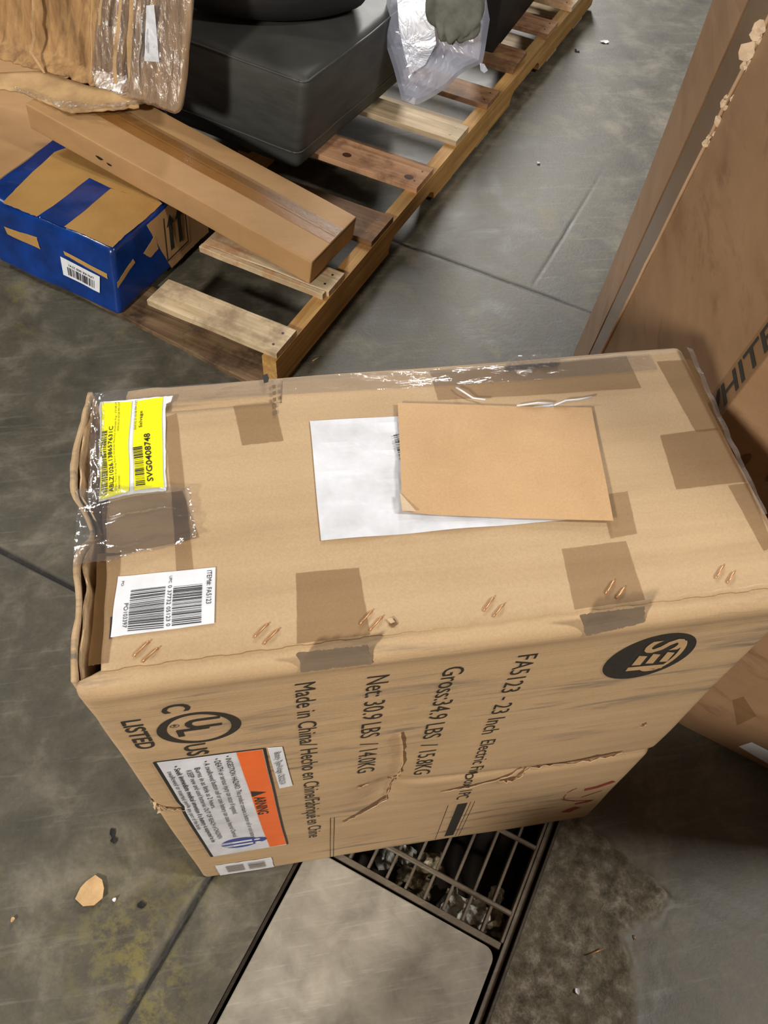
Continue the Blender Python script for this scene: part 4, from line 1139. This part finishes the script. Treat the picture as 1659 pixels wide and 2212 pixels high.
def face_map(a, b):     # returns function (u metres along a->b, h metres up, e outwards)
    d = (b-a).normalized(); nn_ = Vector((d.y, -d.x, 0))
    mid = (bpo[0]+bpo[4])/2
    if nn_.dot(a-mid) < 0: nn_ = -nn_
    return lambda u, h, e: a+d*u+T*h+nn_*e
def BD(u, h, e):
    k = u/(r0-l0).length; a = l0+T*h-Vector((.040, -.01, 0))*h*h; b = r0+T*h
    d = (r0-l0).normalized(); n_ = Vector((-d.y, d.x, 0)); n_ = n_ if n_.dot(CAM-l0) > 0 else -n_
    return a*(1-k)+b*k+n_*e
Q = face_map(r0, g0)
PF = face_map(g0, e1_); PF2 = face_map(e1_, e2_)
QL = (g0-r0).length; BL = (r0-l0).length
o = sheet('packing_tape', [(BL-.125, 0), (BL-.004, 0), (BL-.004, HT), (BL-.125, HT)], BD, .0012, tape('dull_tape', (132, 108, 84), .6, .25), tall, (4, 30), .0005); tag(o, 'strip of tape beside the corner ridge')
rd = [r0+T*(HT*i/30)+(r0-Vector((1.1, .6, 0))).normalized()*.002+Vector((noise.noise(Vector((i*.7, 0, 0)))*.002, 0, 0)) for i in range(31)]
tube(rd, .0028, 6, 'corner_ridge', M_tall2, tall)
gr = [BD(BL-.130, HT*i/20, .001) for i in range(21)]
tube(gr, .0016, 5, 'fold_line', M_cardin, tall)
# torn paper blisters on the ridge, high up
for (h, s_) in ((.845, .012), (.875, .016), (.90, .012), (.955, .024), (.985, .020)):
    for k in range(4):
        c = r0+T*(h+random.uniform(-.01, .01)); r_ = s_*(.5+.5*random.random()); nn_ = Vector((-.9, -.35, .1)).normalized()
        vs = []; m_ = 9
        du = Vector((.55, -.75, 0)); 
        ox = random.uniform(-.3, .8)*s_
        for i in range(m_):
            a = 2*math.pi*i/m_; rr = r_*(.6+.5*random.random())
            vs.append(c+du*(ox+rr*math.cos(a)*.5)+T*rr*math.sin(a)*.6+nn_*(.003+.004*random.random()))
        vs.append(c+du*ox+nn_*.005)
        mesh('torn_paper', vs, [(i, (i+1) % m_, m_) for i in range(m_)], M_torn, tall)
# printed letters beside the front corner of the left face (reading upwards)
def QT(X, Y): return Q(QL-.010-Y, X, .0012)
lettering('printed_lettering', 'LRH WHITE', .585, .885, .004, .036, lambda X, Y: Q(QL-.003-Y, X, .0014), M_ink, tall, .012)
o = sheet('pale_strip', [(QL-.046, .70), (QL-.002, .70), (QL-.002, HT), (QL-.046, HT)], Q, .0007, M_tape2, tall, (3, 20)); tag(o, 'paler strip behind the printed letters')
# faint writing on the front face
for k, (u, h) in enumerate(((.05, .70), (.09, .72), (.12, .66), (.07, .62), (.16, .74), (.11, .55))):
    vs = []; 
    for i in range(10):
        a = 2*math.pi*i/10; vs.append(PF(u+.007*math.cos(a)*(1+.5*noise.noise(Vector((i, k, 0)))), h+.022*math.sin(a)+.01*math.cos(a), .0012))
    mesh('faded_print', vs, [tuple(range(10))], M_cardin, tall)
def ppt(f1, f2, px, py):
    d0 = (f2-f1).normalized(); nrm = d0.cross(T).normalized(); d = AX*(px-829.5)-AY*(py-1106.0)-AZ*FPX
    P = CAM+d*((f1-CAM).dot(nrm)/d.dot(nrm)); w = P-f1; h = w.z/T.z; u = (w-T*h).dot(d0); return (u, h)
q = [ppt(e1_, e2_, *a) for a in ((1596, 1611), (1624, 1602), (1700, 1640), (1700, 1672))]
o = sheet('white_label', q, PF2, .0014, M_white, tall, (6, 4)); tag(o, 'white label near the bottom edge')
q = [ppt(e1_, e2_, *a) for a in ((1582, 1512), (1606, 1504), (1634, 1546), (1592, 1566))]
o = sheet('packing_tape', q, PF2, .0012, M_tape, tall, (6, 4)); tag(o, 'brown tape patch')

# ================================================================== SMALL THINGS ON THE FLOOR
def scrap(name, px, r_, mat, label, cat, seed=1, h=.002, sq=1.0, sides=9, curl=.004, tilt=0.0):
    c = pt(px[0], px[1], 0); c.z = max(0, floor_z(c)); rnd = random.Random(seed); vs = []; n = sides
    for lay in (1, 0):
        for i in range(n):
            a = 2*math.pi*i/n; rr = r_*(.72+.45*rnd.random()) if lay else None
            if lay:
                p = Vector((math.cos(a+tilt)*rr*sq, math.sin(a+tilt)*rr, 0)); vs.append(c+p+Vector((0, 0, .0015+h+curl*rnd.random())))
            else:
                vs.append(Vector((vs[i].x, vs[i].y, vs[i].z-h)))
    vs.append(c+Vector((0, 0, h+.001))); vs.append(c+Vector((0, 0, .0008)))
    fs = [(i, (i+1) % n, 2*n) for i in range(n)]+[((i+1) % n+n, i+n, 2*n+1) for i in range(n)]+[(i, i+n, (i+1) % n+n, (i+1) % n) for i in range(n)]
    o = mesh(name, vs, fs, mat); return tag(o, label, cat)
scrap('cardboard_scrap', (200, 1924), .023, M_flap, 'torn round scrap of brown cardboard on the floor at the lower left', 'scrap', 3, curl=.005)
scrap('tar_spot', (243, 1800), .008, M_tar, 'elongated black tar spot on the floor left of the large carton', 'spot', 5, .0003, .55, curl=.0002, sides=13)
scrap('tar_spot', (246, 1815), .0055, M_tar, 'small black tar blot below the elongated spot', 'spot', 6, .0003, curl=.0002, sides=12)
scrap('tar_spot', (306, 1956), .0055, M_tar, 'small oval dark stain right of the cardboard scrap', 'spot', 8, .0003, 1.5, curl=.0002, sides=12)
scrap('paper_bit', (1305, 92), .011, M_white, 'small white paper bit on the aisle floor near the top', 'litter', 11, .0008, 1.6)
scrap('paper_bit', (1163, 354), .006, M_white, 'tiny bright paper bit on the aisle floor beside the pallet', 'litter', 12, .0008)
scrap('paper_bit', (248, 1944), .0035, M_white, 'tiny white crumb beside the cardboard scrap', 'litter', 13, .0008)
scrap('paper_bit', (1244, 2142), .0045, M_white, 'tiny shiny crumb in the rough mortar at the bottom', 'litter', 14, .0008)
scrap('dark_crumb', (1246, 111), .009, M_tar, 'small dark crumb on the aisle floor near the pallet', 'litter', 15, .001)
scrap('yellow_crumb', (29, 1987), .004, M_kraft, 'tiny yellowish crumb near the left edge at the bottom', 'litter', 16, .001)
for k, (a, b, lb) in enumerate((((1268, 2065), (1302, 2050), 'short pale wire lying on the rough mortar by the drain'), ((1370, 2020), (1373, 2030), 'tiny bright staple on the slab right of the mortar'), ((675, 780), (692, 770), 'thin wood splinter on the floor beside the pallet corner'))):
    A_, B_ = pt(*a, .003), pt(*b, .003)
    if k == 0: A_.z = B_.z = .012
    o = tube([A_, (A_+B_)/2+Vector((0, 0, .001)), B_], .0009, 6, 'loose_staple' if k < 2 else 'wood_splinter', M_copper if k < 2 else M_flap); tag(o, lb, 'staple' if k < 2 else 'splinter')

# ================================================================== ADDED LIGHT BLOCKERS BEHIND THE PHOTOGRAPHER (outside the frame, they shade the foreground)
dk = Vector((.59, .807, 0)); rk = Vector((.807, -.59, 0))
for z0, z1, x0, x1, w_ in ((.003, .36, -.16, .39, 'wide lower one'), (.361, .72, -.13, .37, 'wide upper one'), (.003, .50, .40, .74, 'narrow lower one'), (.501, 1.10, .41, .73, 'narrow upper one')):
    c = [Vector((x0, -1.0, 0)), Vector((x1, -1.0, 0)), Vector((x1, -.50, 0)), Vector((x0, -.50, 0))]
    e = empty('shade_block', c[0], 'plain brown block added behind the viewpoint to shade the foreground, %s' % w_, 'carton')
    hexa([v+Vector((0, 0, z0+.001)) for v in c]+[v+Vector((0, 0, z1)) for v in c], 'carton_body', M_long, e, .004, 1)  # body of the unseen shading block
